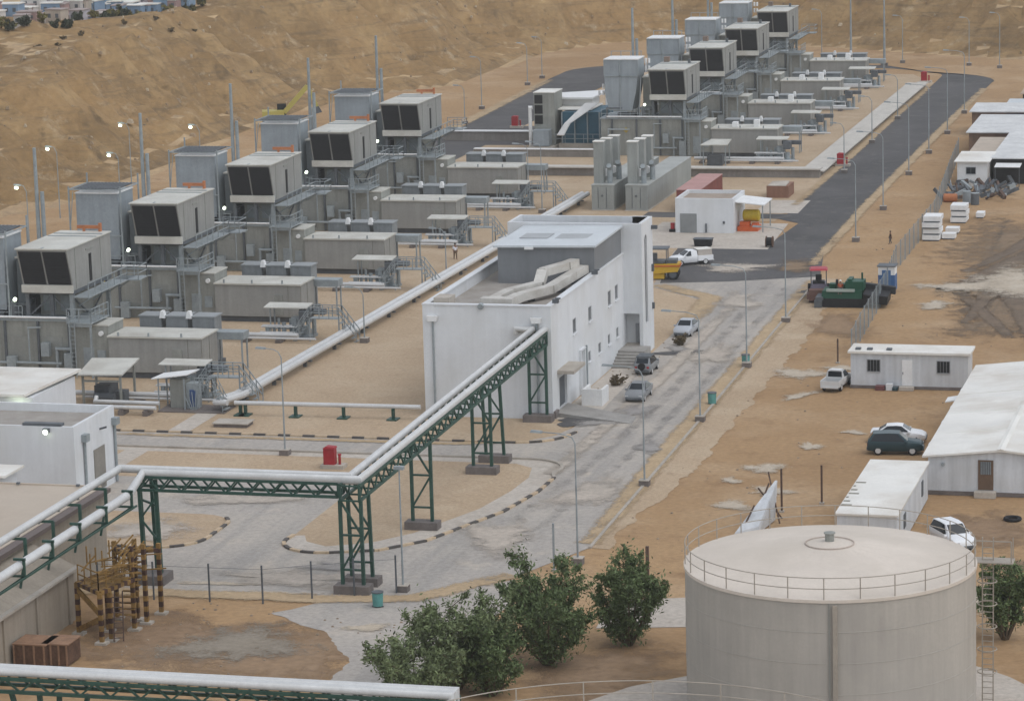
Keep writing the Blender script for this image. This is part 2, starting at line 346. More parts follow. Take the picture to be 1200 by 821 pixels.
# dark new asphalt: main road with its bend, the loop behind the plant, and the apron by the pump house
loop = [(-47.4, 286), (-49.3, 300), (-49.6, 392), (-49.4, 448)] + arc(-62, 448, 12.8, 4, 84, 8) + [(-68, 470.6), (-105, 471.5)] + arc(-105, 461.5, 10, 92, 176, 6) + \
       [(-115, 452), (-113.4, 388), (-113, 300), (-104.4, 300), (-104.4, 376), (-104.6, 455)] + [(-102, 462), (-70, 466.6), (-66, 466)] + arc(-66.5, 455.5, 9, 70, 5, 5) + \
       [(-57.4, 446), (-57.2, 325), (-57.0, 323.6), (-72, 324), (-72, 320.4), (-57.4, 320.2), (-54.8, 317.5), (-55.6, 301), (-64, 301.4), (-63.6, 296), (-61.5, 281), (-55.4, 282.4)]
sheet('dark_asphalt_road', loop, G_asph, 3)
sheet('pale_back_strip', [(-121, 225), (-112.5, 225), (-112.5, 299.5), (-121, 299.5)], G_pave, 2, wob=.4, seed=12)
sheet('back_crossing', [(-113, 376.5), (-92, 377.5), (-92, 396), (-113, 396)], G_asph, 4)
# islands inside the paved area
isl1 = [(-88, 209.2), (-88, 200.5), (-65.2, 200.2), (-65.1, 186.2)] + arc(-62.3, 185, 2.9, 165, 285, 7) + [(-58.5, 183.3), (-56.2, 186.0), (-53.3, 194.2), (-52.4, 200), (-52.3, 204)] + arc(-55.3, 206.4, 2.9, -25, 90, 7)
sheet('island_gravel', isl1, G_yard, 3)
isl2 = [(-90, 181.8), (-72.6, 181.8)] + arc(-73.2, 184.6, 2.8, -75, 0, 5) + [(-70.4, 188)] + arc(-73.0, 188.2, 2.6, 0, 90, 5) + [(-90, 190.8)]
sheet('island_gravel', isl2, G_yard, 3)
walk = [(-65.0, 186.2)] + arc(-62.3, 185, 2.8, 165, 285, 7) + [(-58.5, 183.4), (-56.2, 186.1), (-53.4, 194.2), (-52.5, 200), (-52.4, 204)] + arc(-55.3, 206.4, 2.8, -25, 90, 7) + \
       [(-88, 209.1), (-88, 208.2), (-56, 207.9), (-54.6, 206.8), (-54.1, 204), (-54.3, 200), (-55.1, 194.9), (-57.6, 188), (-59.6, 185.2), (-62.2, 183.9), (-63.8, 184.9), (-64.4, 186.4)]
sheet('island_walkway', walk, G_pave, 4)
sheet('crossing_path', [(-85.4, 209.0), (-83.6, 209.0), (-83.6, 201), (-85.4, 201)], G_pave, 5)
sheet('crossing_path', [(-84.6, 222.4), (-82.9, 222.4), (-82.9, 214.4), (-84.6, 214.4)], G_pave, 4)
sheet('road_verge', [(-46.1, 186), (-44.5, 186), (-43.3, 210), (-43.6, 262), (-45.6, 285), (-47.5, 285), (-46.9, 262)], G_yard, 1, wob=.32, seed=5)
sheet('parking_paving', [(-56.9, 222.5), (-54.0, 222.5), (-54.6, 246), (-56.9, 250)], G_pave, 4)
sheet('pump_house_apron', [(-69, 300.8), (-55.0, 300.8), (-55.8, 317.2), (-69, 317.2)], G_pave, 4)
sheet('concrete_slab', [(-60.6, 324.1), (-56.0, 324.1), (-56.2, 333.3), (-60.9, 333.3)], G_pave, 5)
sheet('tank_pad', [(-40.5, 150)]+[(-38.2, 155.2), (-36.6, 158.0), (-34.0, 160.4)]+arc(-25.4, 155.5, 11.3, 125, 0, 12)+[(-14, 140), (-40, 140)], G_pave, 2)
sheet('concrete_slab', [(-75, 120), (-63.5, 120), (-61.5, 133), (-64, 140), (-75, 142)], G_pave, 1, wob=.3, seed=31)
sheet('concrete_slab', [(-41.0, 168.6), (-33.5, 170.2), (-33.0, 177.2), (-41.4, 174.4)], G_pave, 1)
blob('mud_yard', -28, 300, 8, 30, G_mud, 1, 8)
blob('mud_yard', -27, 268, 7, 13, G_mud, 1, 9)
blob('damp_sand', -62, 162, 8, 7, G_damp, 0, 4)
blob('damp_sand', -57, 160, 5, 7, G_damp, 0, 14)
blob('damp_sand', -39, 160, 5, 5, G_damp, 0, 24)
for k, (x, y) in enumerate([(-22, 194), (-42, 262)]): blob('damp_sand', x, y, 3.0, 5.5, G_damp, 0, 60+k)
for k, (P_, w_) in enumerate([([(-25, 330), (-28.5, 305), (-32.5, 288), (-35, 280)], 1.6), ([(-24, 312), (-27, 298), (-30.5, 282), (-32, 270)], 1.3), ([(-31.5, 288), (-28, 274), (-25.5, 262), (-24, 252)], 1.5), ([(-29.5, 289), (-26.5, 276), (-24, 266)], 1.2), ([(-27.5, 340), (-29.0, 318), (-31.5, 302), (-34.5, 290)], 1.0), ([(-33.5, 279), (-30, 268), (-27, 258)], .9), ([(-25.5, 300), (-28.5, 287), (-31, 276), (-31.5, 264)], .8)]):
    track('wheel_track', P_, w_, G_rut, 2)
for i, (a, c, rx, ry, rz, mm) in enumerate([(-29.8, 284.0, 5.2, 7.0, .3, G_pale), (-34.0, 282.0, 3.4, 3.0, .1, G_pale), (-35.0, 272.5, 1.6, 2.2, .2, G_pale), (-26, 296, 2.4, 5, .2, G_mud),
        (-41.6, 241.5, 2.3, 2.4, 0, G_pale), (-38.7, 244, 1.8, 1.0, .1, G_pale), (-40.4, 233.0, .9, 1.8, -.4, G_pale), (-36.6, 216, .8, 1.4, 0, G_pale), (-38.6, 209, 1.3, 1.8, .4, G_pale), (-40.3, 205.2, .7, 1.0, 0, G_pale),
        (-37.0, 202.5, 1.6, 1.2, .3, G_pale), (-38.6, 198, 1.5, 1.4, 0, G_pale), (-34.3, 221, .9, .7, 0, G_pale), (-60.3, 162.0, 3.4, 4.2, .5, G_pud), (-53.9, 166.5, 1.1, .9, 0, G_pale),
        (-62.0, 172.6, 3.0, .6, 0, G_pale), (-66.0, 174.3, 2.2, .5, .1, G_pale), (-20.5, 178, 1.8, 2.6, 0, G_pale), (-19, 186, 1.5, 2, 1, G_mud), (-46.5, 277.5, 1.2, 1.0, 0, G_asph), (-50.5, 291, 2.0, 3.5, .4, G_mud),
        (-52.8, 248.5, 1.4, .9, .2, G_asph), (-55.0, 222.0, 1.2, 1.2, .2, G_asph)]):
    blob(('puddle', 'mud_patch')[mm not in (G_pud,)], a, c, rx, ry, mm, 5+i % 3, i, rz)

# sand drifted over the road edges, tyre marks, dust and worn patches
for P_, w_ in (([(-45.8, 187), (-46.2, 205), (-46.6, 225), (-47.2, 262), (-47.6, 284)], 1.1), ([(-49.2, 292), (-49.7, 330), (-49.8, 392), (-49.6, 440)], .8), ([(-57.3, 330), (-57.4, 380), (-57.5, 440)], .7), ([(-88, 172), (-70, 171.7), (-58, 172), (-53, 173), (-48.6, 179)], 1.2), ([(-54.9, 262), (-55.2, 274), (-61.5, 280)], 1.5), ([(-88, 213.2), (-62, 213.4), (-56, 215)], .6), ([(-112.6, 330), (-113, 390), (-114.6, 450)], 1.2)): track('sand_drift', P_, w_, G_drift, 5)
for P_, w_ in (([(-51.8, 286), (-50.8, 262), (-50.3, 235), (-50.6, 212), (-53.0, 180)], .7), ([(-49.6, 286), (-49.0, 262), (-48.5, 235), (-48.6, 212), (-50.5, 182)], .6)): track('tyre_marks', P_, w_, G_worn, 7, .35)
for P_, w_ in (([(-52.8, 205), (-52.2, 240), (-52.6, 270)], .9),): track('dust_streak', P_, w_, G_dust, 8)
for k, (x, y, a, c) in enumerate([(-50, 248, 1.6, 5), (-52.5, 272, 2, 4), (-49, 200, 1.8, 5), (-52, 188, 2.4, 4), (-62, 176, 5, 1.6), (-75, 186, 3, 3), (-56, 290, 4, 2.4), (-72, 195, 4, 2)]): blob('dust_patch', x, y, a, c, G_dust, 8, 80+k)
for k, (x, y, a, c) in enumerate([(-51.5, 226, 1.2, 2.6), (-53.5, 221.5, 1.8, 1.0), (-47.8, 214, .8, 2.4), (-60, 179, 2.4, 1.0), (-53.3, 250, 1, 1.2)]): blob('worn_patch', x, y, a, c, G_worn, 8, 90+k)

# ------------------------------------------------------------------ painted kerbs, trenches
K_y = mat('kerb_faded_yellow', (.50, .385, .26), .8, .15, 1); K_b = mat('kerb_black_paint', (.095, .085, .078), .8, .2, 1); K_c = mat('kerb_plain_concrete', (.38, .34, .29), .85, .15, 1)
def kerb(pts, label, seg=.95, striped=True, w=.24, h=.15):
    b = MB(); acc = 0; k = 0
    P = [Vector((p[0], p[1], 0)) for p in pts]
    for p, q in zip(P, P[1:]):
        L = (q-p).length; t = 0
        while t < L-1e-4:
            s = min(seg-acc, L-t); a = p.lerp(q, t/L); c = p.lerp(q, min(1, (t+s-.004)/L))
            b.bar(a+Vector((0, 0, h/2+.01)), c+Vector((0, 0, h/2+.01)), w, h, k % 2 if striped else 2); t += s; acc += s
            if acc >= seg-1e-4: acc = 0; k += 1
    return tag(b.build('kerb', [K_y, K_b, K_c]), label, 'kerb')
kerb([(-90, 214.2), (-58, 214.2)]+arc(-58, 217.8, 3.6, -85, -20, 6)+[(-54.2, 218.2)], 'black and yellow kerb along the gravel yard in front of the white control building')
kerb([(-65.1, 186.2)]+arc(-62.3, 185, 2.9, 165, 285, 8)+[(-58.5, 183.3), (-56.2, 186.0), (-53.3, 194.2), (-52.4, 200), (-52.3, 204)], 'black and yellow kerb curving round the gravel island under the green pipe bridge')
kerb([(-52.3, 204)]+arc(-55.3, 206.4, 2.9, -25, 90, 7)+[(-88, 209.3)], 'plain concrete kerb on the far edge of the gravel island', striped=False)
kerb([(-90, 181.8), (-72.6, 181.8)]+arc(-73.2, 184.6, 2.8, -75, 0, 5)+[(-70.4, 188)]+arc(-73.0, 188.2, 2.6, 0, 40, 3), 'black and yellow kerb round the small island by the scaffold stairs')
kerb([(-45.5, 186), (-46.1, 225), (-46.9, 262), (-47.3, 284)], 'plain low concrete kerb along the right side of the grey road', striped=False, w=.2, h=.12)
M_trench = mat('trench_concrete', (.52, .49, .44), .85, .1, .5, .1); M_tw = mat('trench_wall_concrete', (.24, .22, .20), .85, .15, .4, .2)
t = T('cable_trench', 'raised pale concrete cable trench running round the far row of turbines', 'trench', (-59.5, 352, 0))
MB().box(-95, -58.1, 350.6, 351.6, .02, .95).box(-59.3, -58.2, 351.6, 443, .02, .5).each('wall', M_tw, t)
MB().box(-95.1, -57.9, 350.3, 352.0, .95, 1.1).box(-60.7, -59.35, 352.0, 443, .3, .5).box(-59.3, -57.8, 352.0, 443, .5, .62).each('cover', M_trench, t)
t = T('cable_trench', 'long grey culvert wall with white coping behind the nearer row of turbines', 'trench', (-100, 383, 0))
MB().box(-111, -93.5, 381.0, 381.6, 0, 1.2).box(-103, -88, 366.5, 367.1, 0, .9).each('wall', M_tw, t)
MB().box(-111, -93.5, 380.8, 381.8, 1.2, 1.32).box(-103, -88, 366.4, 367.2, .9, 1.0).each('coping', M_whiter, t)

# ------------------------------------------------------------------ gas turbine units
M_yel = mat('yellow_sign', (.45, .33, .05), .6, .1, 2)
ORD5 = ['nearest', 'second nearest', 'middle one', 'second farthest', 'farthest']
ORD4 = ['nearest', 'second nearest', 'second farthest', 'farthest']
UNITS = []
def unit(ox, oy, row):
    """builds one turbine set at (ox, oy): x runs left from the generator's right end, y away from us"""
    out = {}
    def U(key, name, cat, bx, by):
        o = T(name, None, cat, (ox+bx, oy+by, 0)); OFF[o.name] = Vector((bx, by, 0)); out[key] = o; return o
    # generator house
    t = U('gen', 'generator_enclosure', 'generator', -4.8, 1.9)
    MB().box(-9.6, -.1, .3, 3.6, .02, .55).build('skid', M_steel_d, t)
    b = MB().box(-7.9, 0, 0, 3.8, .55, 3.36); b.build('body', M_beige, t)
    s = MB()
    for x in (-1.1,): s.box(x-.02, x+.02, -.03, 0, .6, 3.3)
    s.box(0, .03, .08, .2, .6, 3.3).box(0, .03, 1.9, 1.96, .6, 3.3); s.each('panel_joint', mat('panel_joint_grey', (.2, .195, .17), .6), t)
    MB().box(-7.95, .12, -.14, 3.92, 3.36, 3.5).build('roof', M_beige_roof, t)
    l = MB()
    for x in (-7.0, -4.4, -1.6): l.box(x-.06, x+.06, -.1, .05, 3.5, 3.8)
    l.each('lifting_lug', M_steel, t)
    MB().box(-2.4, -1.6, -.08, 0, .7, 2.5).each('door', M_encl, t)
    MB().box(-10.9, -8.0, .35, 3.6, .1, 4.2).build('terminal_box', M_encl, t); MB().box(-10.9, -7.95, .3, 3.65, 4.2, 4.3).build('terminal_roof', M_beige_roof, t); MB().box(-10.2, -9.3, .29, .35, .4, 2.4).box(-9.0, -8.3, .29, .35, 1.2, 2.2).each('terminal_door', M_steel, t)
    MB().tube([(-8.6, .15, 3.6), (-8.6, .36, 3.6)], .2, 14).build('flange', M_whiter, t)
    if row == 2:
        for x, h in ((-5.3, .55), (-2.7, .8)):
            v = MB().box(x-.3, x+.3, 1.2, 2.2, 3.5, 3.5+h).build('roof_vent', M_whiter, t)
    # turbine enclosure
    t = U('tur', 'turbine_enclosure', 'turbine housing', -15.8, 3.4)
    MB().box(-21.6, -11.0, .9, 6.4, .05, 4.4).build('wall', M_encl, t)
    MB().box(-21.7, -10.95, .75, 6.5, 4.4, 4.56).build('roof', M_steel, t)
    c = MB()
    for x in (-20.2, -17.2, -14.3, -11.6): c.box(x-.09, x+.09, .72, .9, .05, 4.4)
    c.each('column', M_steel_d, t)
    c = MB()
    for x in (-19.4, -16.0, -13.0): c.box(x-.75, x+.75, .86, .9, .4, 3.1)
    c.each('door', mat('enclosure_door_grey', (.25, .255, .235), .6, .1, .5, .15), t)
    MB().tube([(-20.8, .6, 4.75), (-11.6, .6, 4.75)], .09, 8).build('handrail_pipe', M_whiter, t)
    MB().extr([(-18.5, 3.45), (-18.15, 3.1), (-18.5, 2.75), (-18.85, 3.1)], 'y', .83, .86).build('sign', M_yel, t)
    pl = MB().box(-14.9, -11.6, 3.0, 8.2, 4.56, 6.7); pl.build('inlet_plenum', M_encl, t)
    sb = MB().box(-14.6, -13.5, 2.92, 3.0, 4.9, 6.2).box(-13.1, -12.0, 2.92, 3.0, 4.9, 6.2); sb.each('access_panel', M_steel, t)
    u = MB().box(-19.6, -17.4, 1.2, 2.2, 4.56, 5.1).tube([(-17.0, 1.5, 4.56), (-17.0, 1.5, 5.6), (-15.6, 1.5, 5.6), (-15.6, 3.4, 5.6)], .16, 8)
    u.tube([(-16.4, 1.1, 4.6), (-16.4, 1.1, 5.9)], .3, 10).box(-16.3, -15.4, 3.2, 4.6, 4.56, 5.9).tube([(-20.9, 1.3, 4.56), (-20.9, 1.3, 5.7), (-19, 1.3, 5.7)], .13, 8)
    u.build('roof_equipment', M_steel_d, t)
    k = MB().tube([(-20.6, .5, .5), (-20.6, .5, 3.2), (-18.0, .5, 3.2)], .1, 8).tube([(-17.6, .45, 1.0), (-12.2, .45, 1.0)], .12, 8).tube([(-15.0, .45, 1.0), (-15.0, .45, 3.9), (-14.0, .7, 3.9)], .07, 6).tube([(-12.6, .5, 0), (-12.6, .5, 2.2), (-11.4, .5, 2.2)], .14, 8)
    k.box(-17.0, -16.2, .3, .72, .1, 1.5).box(-13.9, -13.2, .25, .72, 1.6, 2.7).box(-11.9, -11.2, .2, .72, .1, 1.9).build('front_pipework', M_steel, t)
    MB().rail([(-21.5, .85, 4.56), (-15.6, .85, 4.56)], 1.05, 1.3, .05).build('railing', M_steel, t)
    # air inlet filter house on its steel frame
    t = U('air', 'air_inlet_filter_house', 'air intake', -13.25, 4.6)
    MB().extr([(0, 10.4), (0, 10.25), (.95, 7.4), (.95, 6.9), (9.3, 6.9), (9.3, 10.4)], 'x', -15.45, -11.1).build('housing', M_beige, t)
    MB().box(-15.55, -11.0, -.15, 9.4, 10.4, 10.5).build('roof', M_beige_roof, t)
    for x0, x1 in ((-15.3, -13.37), (-13.2, -11.2)):
        lv = MB(); n = 14
        for i in range(n):
            a, c = i/n, (i+.8)/n
            f = lambda k: (.0+.93*k, 10.22-2.72*k)
            (ya, za), (yc, zc) = f(a), f(c)
            lv.add([(x0, ya-.03, za), (x1, ya-.03, za), (x1, yc-.1, zc), (x0, yc-.1, zc), (x0, ya+.05, za), (x1, ya+.05, za), (x1, yc+.02, zc), (x0, yc+.02, zc)],
                   [(0,1,2,3),(7,6,5,4),(0,4,5,1),(1,5,6,2),(2,6,7,3),(3,7,4,0)])
        lv.add([(x0, .0-.012, 10.24), (x1, -.012, 10.24), (x1, .938, 7.42), (x0, .938, 7.42)], [(0,1,2,3)])
        lv.build('louvre_panel', M_dark, t)
    MB().box(-15.5, -11.05, .72, .95, 6.75, 7.38).build('sill', M_beige_roof, t)
    MB().box(-11.1, -11.04, 4.5, 4.95, 7.15, 9.4).each('door', M_dark, t)
    MB().box(-11.1, -11.05, 3.9, 5.5, 9.75, 9.9).box(-11.1, -11.06, 1.6, 1.68, 7, 10.3).box(-11.1, -11.06, 7.0, 7.08, 7, 10.3).each('side_trim', M_encl, t)
    MB().box(-13.35, -13.22, 0, .5, 10.5, 10.54).box(-15.4, -11.1, 6.3, 6.42, 10.5, 10.56).box(-15.4, -11.1, 7.6, 7.72, 10.5, 10.56).each('roof_seam', M_steel, t)
    for x in (-15.2, -11.35):
        for y in (1.25, 8.9): MB().box(x-.16, x+.16, y-.16, y+.16, 0, 6.6).each('column', M_steel_d if x < -15 else M_steel, t)
    MB().box(-13.25, -12.95, 1.1, 1.4, 4.56, 6.6).each('column', M_steel_d, t)
    bm = MB().box(-15.45, -11.1, 1.0, 9.2, 6.6, 6.88)
    bm.bar((-15.2, 1.25, 4.7), (-13.1, 1.25, 6.5), .12).bar((-11.35, 1.25, 4.7), (-13.1, 1.25, 6.5), .12).bar((-11.35, 1.25, 2), (-11.35, 8.9, 6.4), .12).bar((-11.35, 8.9, 2), (-11.35, 1.25, 6.4), .12)
    bm.build('support_beam', M_steel_d, t)
    wk = MB().box(-11.0, -9.6, .6, 11.0, 6.42, 6.5).box(-10.9, -8.6, 9.0, 11.0, 6.42, 6.5)
    for y in (2, 5, 8, 10.8): wk.bar((-11.1, y, 5.5), (-9.7, y, 6.42), .1)
    wk = wk.build('walkway', M_steel, t)
    MB().rail([(-9.65, .65, 6.5), (-9.65, 9.0, 6.5), (-8.65, 9.0, 6.5), (-8.65, 10.95, 6.5), (-10.9, 10.95, 6.5)], 1.1, 1.3, .06).build('railing', M_steel, wk)
    pf = MB().box(-11.2, -9.0, -.6, 3.2, 4.5, 4.6).box(-11.1, -9.1, -.5, -.3, 4.25, 4.5)
    for x in (-11.0, -9.2):
        pf.bar((x, -.4, 0), (x, -.4, 4.5), .14)
    pf = pf.build('platform', M_steel, t)
    MB().rail([(-11.15, -.55, 4.6), (-9.05, -.55, 4.6), (-9.05, 3.1, 4.6)], 1.1, 1.0, .06).build('railing', M_steel, pf)
    cl = MB()
    for x in (-10.95, -10.5): cl.bar((x, -.62, .1), (x, -.62, 5.5), .06)
    for i in range(14): cl.bar((-10.95, -.62, .4+i*.35), (-10.5, -.62, .4+i*.35), .04)
    cl.build('ladder', M_steel, t)
    if row == 1: MB().box(-13.9, -11.9, 9.0, 9.14, 10.72, 11.0).box(-11.95, -11.75, 8.9, 9.2, 10.5, 11.2).box(-13.4, -13.2, 8.98, 9.16, 10.5, 10.75).build('hoist_beam', M_orange, t)
    else:
        MB().box(-15.3, -14.7, 8.2, 9.1, 10.5, 11.1).build('roof_box', mat('brown_box_paint', (.2, .15, .12), .7), t); MB().box(-12.0, -11.7, 6.6, 7.0, 10.5, 11.0).build('roof_vent', M_steel_d, t)
    fl = MB().tube([(-16.6, .9, 4.6), (-16.5, .9, 5.9), (-16.1, .8, 6.2)], .07, 6); fl = fl.build('floodlight', M_steel, t)
    MB().tube([(-16.1, .55, 6.15), (-16.1, .72, 6.22)], .14, 12).build('lamp_glass', M_lamp, fl)
    # exhaust
    t = U('exh', 'exhaust_duct', 'exhaust duct', -19.1, 3)
    if row == 1:
        MB().box(-21.1, -17.1, 1.2, 4.8, 5.2, 11.1).build('duct', M_blue, t)
        MB().box(-21.15, -17.05, 1.1, 4.9, 11.1, 11.2).build('cap', M_whiter, t)
        fr = MB()
        for x in (-21.6, -16.7):
            for y in (.85, 5.2): fr.bar((x, y, 4.5), (x, y, 11.75 if y < 2 else 12.4), .12)
        for y in (.85, 5.2): fr.bar((-21.6, y, 11.5), (-16.7, y, 11.5), .1)
        for x in (-21.6, -16.7): fr.bar((x, .85, 11.5), (x, 5.2, 11.5), .1)
        fr.bar((-21.6, .85, 8.0), (-21.2, .85, 11.3), .06).bar((-19.1, .85, 4.6), (-19.1, .85, 7.4), .12).bar((-21.6, .85, 7.4), (-16.7, .85, 7.4), .1)
        fr.build('frame', M_steel, t)
        g = MB()
        for i in range(12): g.box(-21.1+i*.34, -20.96+i*.34, 1.0, 5.0, 11.45, 11.6)
        g.build('top_grille', M_steel_d, t)
    else:
        MB().extr([(-21.1, 11.5), (-21.1, 7.5), (-20.6, 5.4), (-17.8, 5.4), (-17.3, 7.6), (-17.0, 9.6), (-17.0, 11.5)], 'y', 1.2, 4.8).build('duct', M_blue, t)
        MB().box(-21.15, -16.95, 1.1, 4.9, 11.5, 11.62).build('cap', M_whiter, t)
        f = MB()
        for x in (-19.2, -21.12, -16.98): f.box(x-.06, x+.06, 1.1, 1.2, 9.6 if x != -19.2 else 5.5, 11.5)
        f.box(-21.1, -17.0, 1.1, 1.2, 9.5, 9.62).bar((-16.9, 1.1, 4.6), (-16.6, 1.1, 9.4), .1)
        for x in (-21.0, -19.8, -18.6, -17.3): f.bar((x, 4.6, 11.6), (x, 4.6, 12.2), .07)
        f.bar((-21, 4.6, 12.2), (-17.2, 4.6, 12.2), .07); f.build('frame', M_steel, t)
        v = MB()
        for x, z in ((-16.3, 10.4), (-15.9, 10.4), (-16.3, 11.3), (-15.9, 11.3), (-21.6, 8.2), (-21.6, 7.4), (-22.1, 7.4)): v.tube([(x, 2.6, z-.3), (x, 2.6, z+.25)], .14, 8)
        v.each('insulator', M_whiter, t)
    MB().box(-16.75, -15.75, 2.8, 6.2, 4.56, 9.2).build('side_duct', M_encl if row == 2 else mat('side_duct_grey', (.2, .22, .23), .6, .1, .5, .2), t)
    MB().box(-16.85, -15.65, 2.7, 6.3, 9.2, 9.32).build('side_duct_cap', M_beige_roof, t)
    # twin pipe mast
    t = U('mast', 'twin_pipe_mast', 'mast', -21.4, 18.3)
    MB().tube([(-21.4, 18.3, 0), (-21.4, 18.3, 16.2)], [.24, .15], 10).build('tall_pipe', M_steel, t)
    MB().tube([(-20.9, 18.3, 0), (-20.9, 18.3, 12.4)], [.22, .18], 10).build('short_pipe', M_steel, t)
    MB().box(-22.0, -20.4, 17.7, 18.9, 0, .5).build('plinth', M_conc_d, t)
    # air coolers behind the generator
    t = U('cool', 'cooler_bank', 'cooler', -4.2, 6)
    for x in (-7.2, -4.9, -2.6):
        hc = 4.15 if row == 1 else 3.8; c = MB().box(x, x+1.9, 5.2, 6.9, .5, hc); c = c.build('cooler_box', mat('cooler_grey_paint', (.23, .245, .25), .6, .12, .8, .2), t); MB().box(x-.08, x+1.98, 5.1, 7.0, hc, hc+.1).build('lid', mat('cooler_lid_grey', (.27, .285, .29), .6, .12), c)
    for x in (-5.1, -2.8): MB().extr([(x-.3, hc-.1), (x+.2, hc-.1), (x+.06, hc+.5), (x-.16, hc+.5)], 'y', 5.0, 5.5).build('vent_hood', M_whiter, t)
    MB().box(-7.4, -.5, 5.1, 7.0, .02, .5).build('frame', M_steel_d, t)
    b = MB().box(-.5, 2.2, 4.0, 5.4, 2.6, 3.2)
    for x in (-.3, 2.0):
        for y in (4.1, 5.3): b.bar((x, y, 0), (x, y, 2.6), .12)
    b.build('bus_duct', M_steel, t)
    # canopy over the valves, pipework and the stair over the trench
    dx, dy, L_ = (-1.1, -6.6, 3.9) if row == 1 else (-1.9, -3.3, 3.7)
    t = U('can', 'equipment_canopy', 'canopy', dx+2, dy+.8)
    MB().hexa([(dx, dy, 2.55), (dx+L_, dy, 2.55), (dx+L_, dy+1.7, 2.7), (dx, dy+1.7, 2.7), (dx, dy, 2.63), (dx+L_, dy, 2.63), (dx+L_, dy+1.7, 2.78), (dx, dy+1.7, 2.78)]).build('roof', M_beige_roof, t)
    p = MB()
    for x in (dx+.5, dx+L_-.5):
        for y in (dy+.3, dy+1.4): p.bar((x, y, 0), (x, y, 2.6), .1)
    p.each('post', M_steel, t)
    t = U('skid', 'valve_skid', 'pipework', dx+2, dy-.2)
    b = MB().box(dx-.3, dx+4.4, dy-.8, dy+1.3, .02, .25)
    rnd = random.Random(4)
    for i in range(9):
        x = dx+.2+i*.5; b.cyl(x, dy+rnd.uniform(.1, 1), .2, rnd.uniform(.8, 1.7), rnd.choice((.12, .2, .28)), 8)
    b.box(dx+2.4, dx+3.3, dy+.2, dy+1.0, .2, 1.75); b.build('frame', M_steel, t)
    b = MB()
    for i in range(5):
        y = dy-.5+i*.35; z = .5+rnd.uniform(0, .8); b.tube([(dx-.2, y, z), (dx+3+i*.25, y, z), (dx+3+i*.25, y, .1)], .07, 6)
    b.build('pipe', M_silver, t)
    b = MB().box(dx+3.3, dx+4.1, dy-.4, dy+.9, 1.5, 2.4).box(dx+2.9, dx+5.2, dy+.9, dy+1.5, 1.9, 2.35); b.build('cable_tray', M_steel_d, t)
    t = U('run', 'insulated_pipe', 'pipe', -3, dy-1.6)
    MB().tube([(-9, dy-1.6, .55), (dx+3.6, dy-1.6, .55)], .2, 10).tube([(-6.5, dy-2.3, .4), (dx+2.8, dy-2.3, .4), (dx+5.4, dy-2.3, .4)], .1, 8).build('pipe', M_silver, t)
    s = MB()
    for x in (-8, -5, -2, 1): s.box(x-.25, x+.25, dy-2.6, dy-1.3, 0, .3)
    s.each('support', M_conc_d, t)
    if row == 1:
        t = U('step', 'crossover_stair', 'stair', 4.6, dy-.3)
        x0, x1, y0 = 2.9, 5.9, dy-1.4
        b = MB().box(x0+.6, x1+.2, y0, y0+1.0, 1.95, 2.02)
        for i in range(6):
            b.box(x0-.9+i*.25, x0-.65+i*.25, y0, y0+1, .32*i, .32*i+.06); b.box(x1+1.45-i*.25, x1+1.7-i*.25, y0, y0+1, .32*i, .32*i+.06)
        for x in (x0+.6, x1+.2):
            for y in (y0, y0+1): b.bar((x, y, 0), (x, y, 2.0), .1)
        b.each('tread', M_steel, t)
        b = MB()
        for y in (y0, y0+1): b.rail([(x0-.9, y, 0), (x0+.6, y, 2.0), (x1+.2, y, 2.0), (x1+1.7, y, 0)], 1.0, .8, .07)
        b.build('railing', M_steel, t)
    return out
LAB = dict(
 gen='long beige generator house with a flat pale roof, %s in the %s row', tur='grey panelled turbine enclosure under its air intake, %s in the %s row',
 air='beige air intake box with two dark louvres, %s in the %s row', exh='blue grey exhaust duct left of its air intake, %s in the %s row',
 mast='tall grey twin pipe mast behind its intake, %s in the %s row', cool='three grey cooler boxes just behind their generator house, %s in the %s row',
 can='thin white canopy on posts beside its generator house, %s in the %s row', skid='grey valves and pipes under its white canopy, %s in the %s row',
 run='low silver pipe before its generator house, %s in the %s row', step='grey steel stair crossing the long silver pipe, %s in the %s row')
GRP = dict(gen='generator houses', tur='turbine enclosures', air='air intakes on steel legs', exh='exhaust ducts', mast='pipe masts', cool='cooler banks', can='canopies by the generators', skid='valve skids', run='silver pipes by the generators', step='stairs over the long pipe')
for row, (ox, oy, n, dx, dy) in ((1, (-88.6, 232.9, 5, 0, 24.9)), (2, (-65.9, 367.4, 4, -.35, 25.7))):
    proto = unit(ox, oy, row)
    for k in range(n):
        for key, o in proto.items():
            if row == 1 and k == 0 and key in ('can', 'skid', 'run', 'step'):  pass
            lab = LAB[key] % ((ORD5 if row == 1 else ORD4)[k], 'left' if row == 1 else 'far right')
            if k == 0: tag(o, lab, None, GRP[key])
            else: dup(o, (dx*k, dy*k, 0), lab, GRP[key])

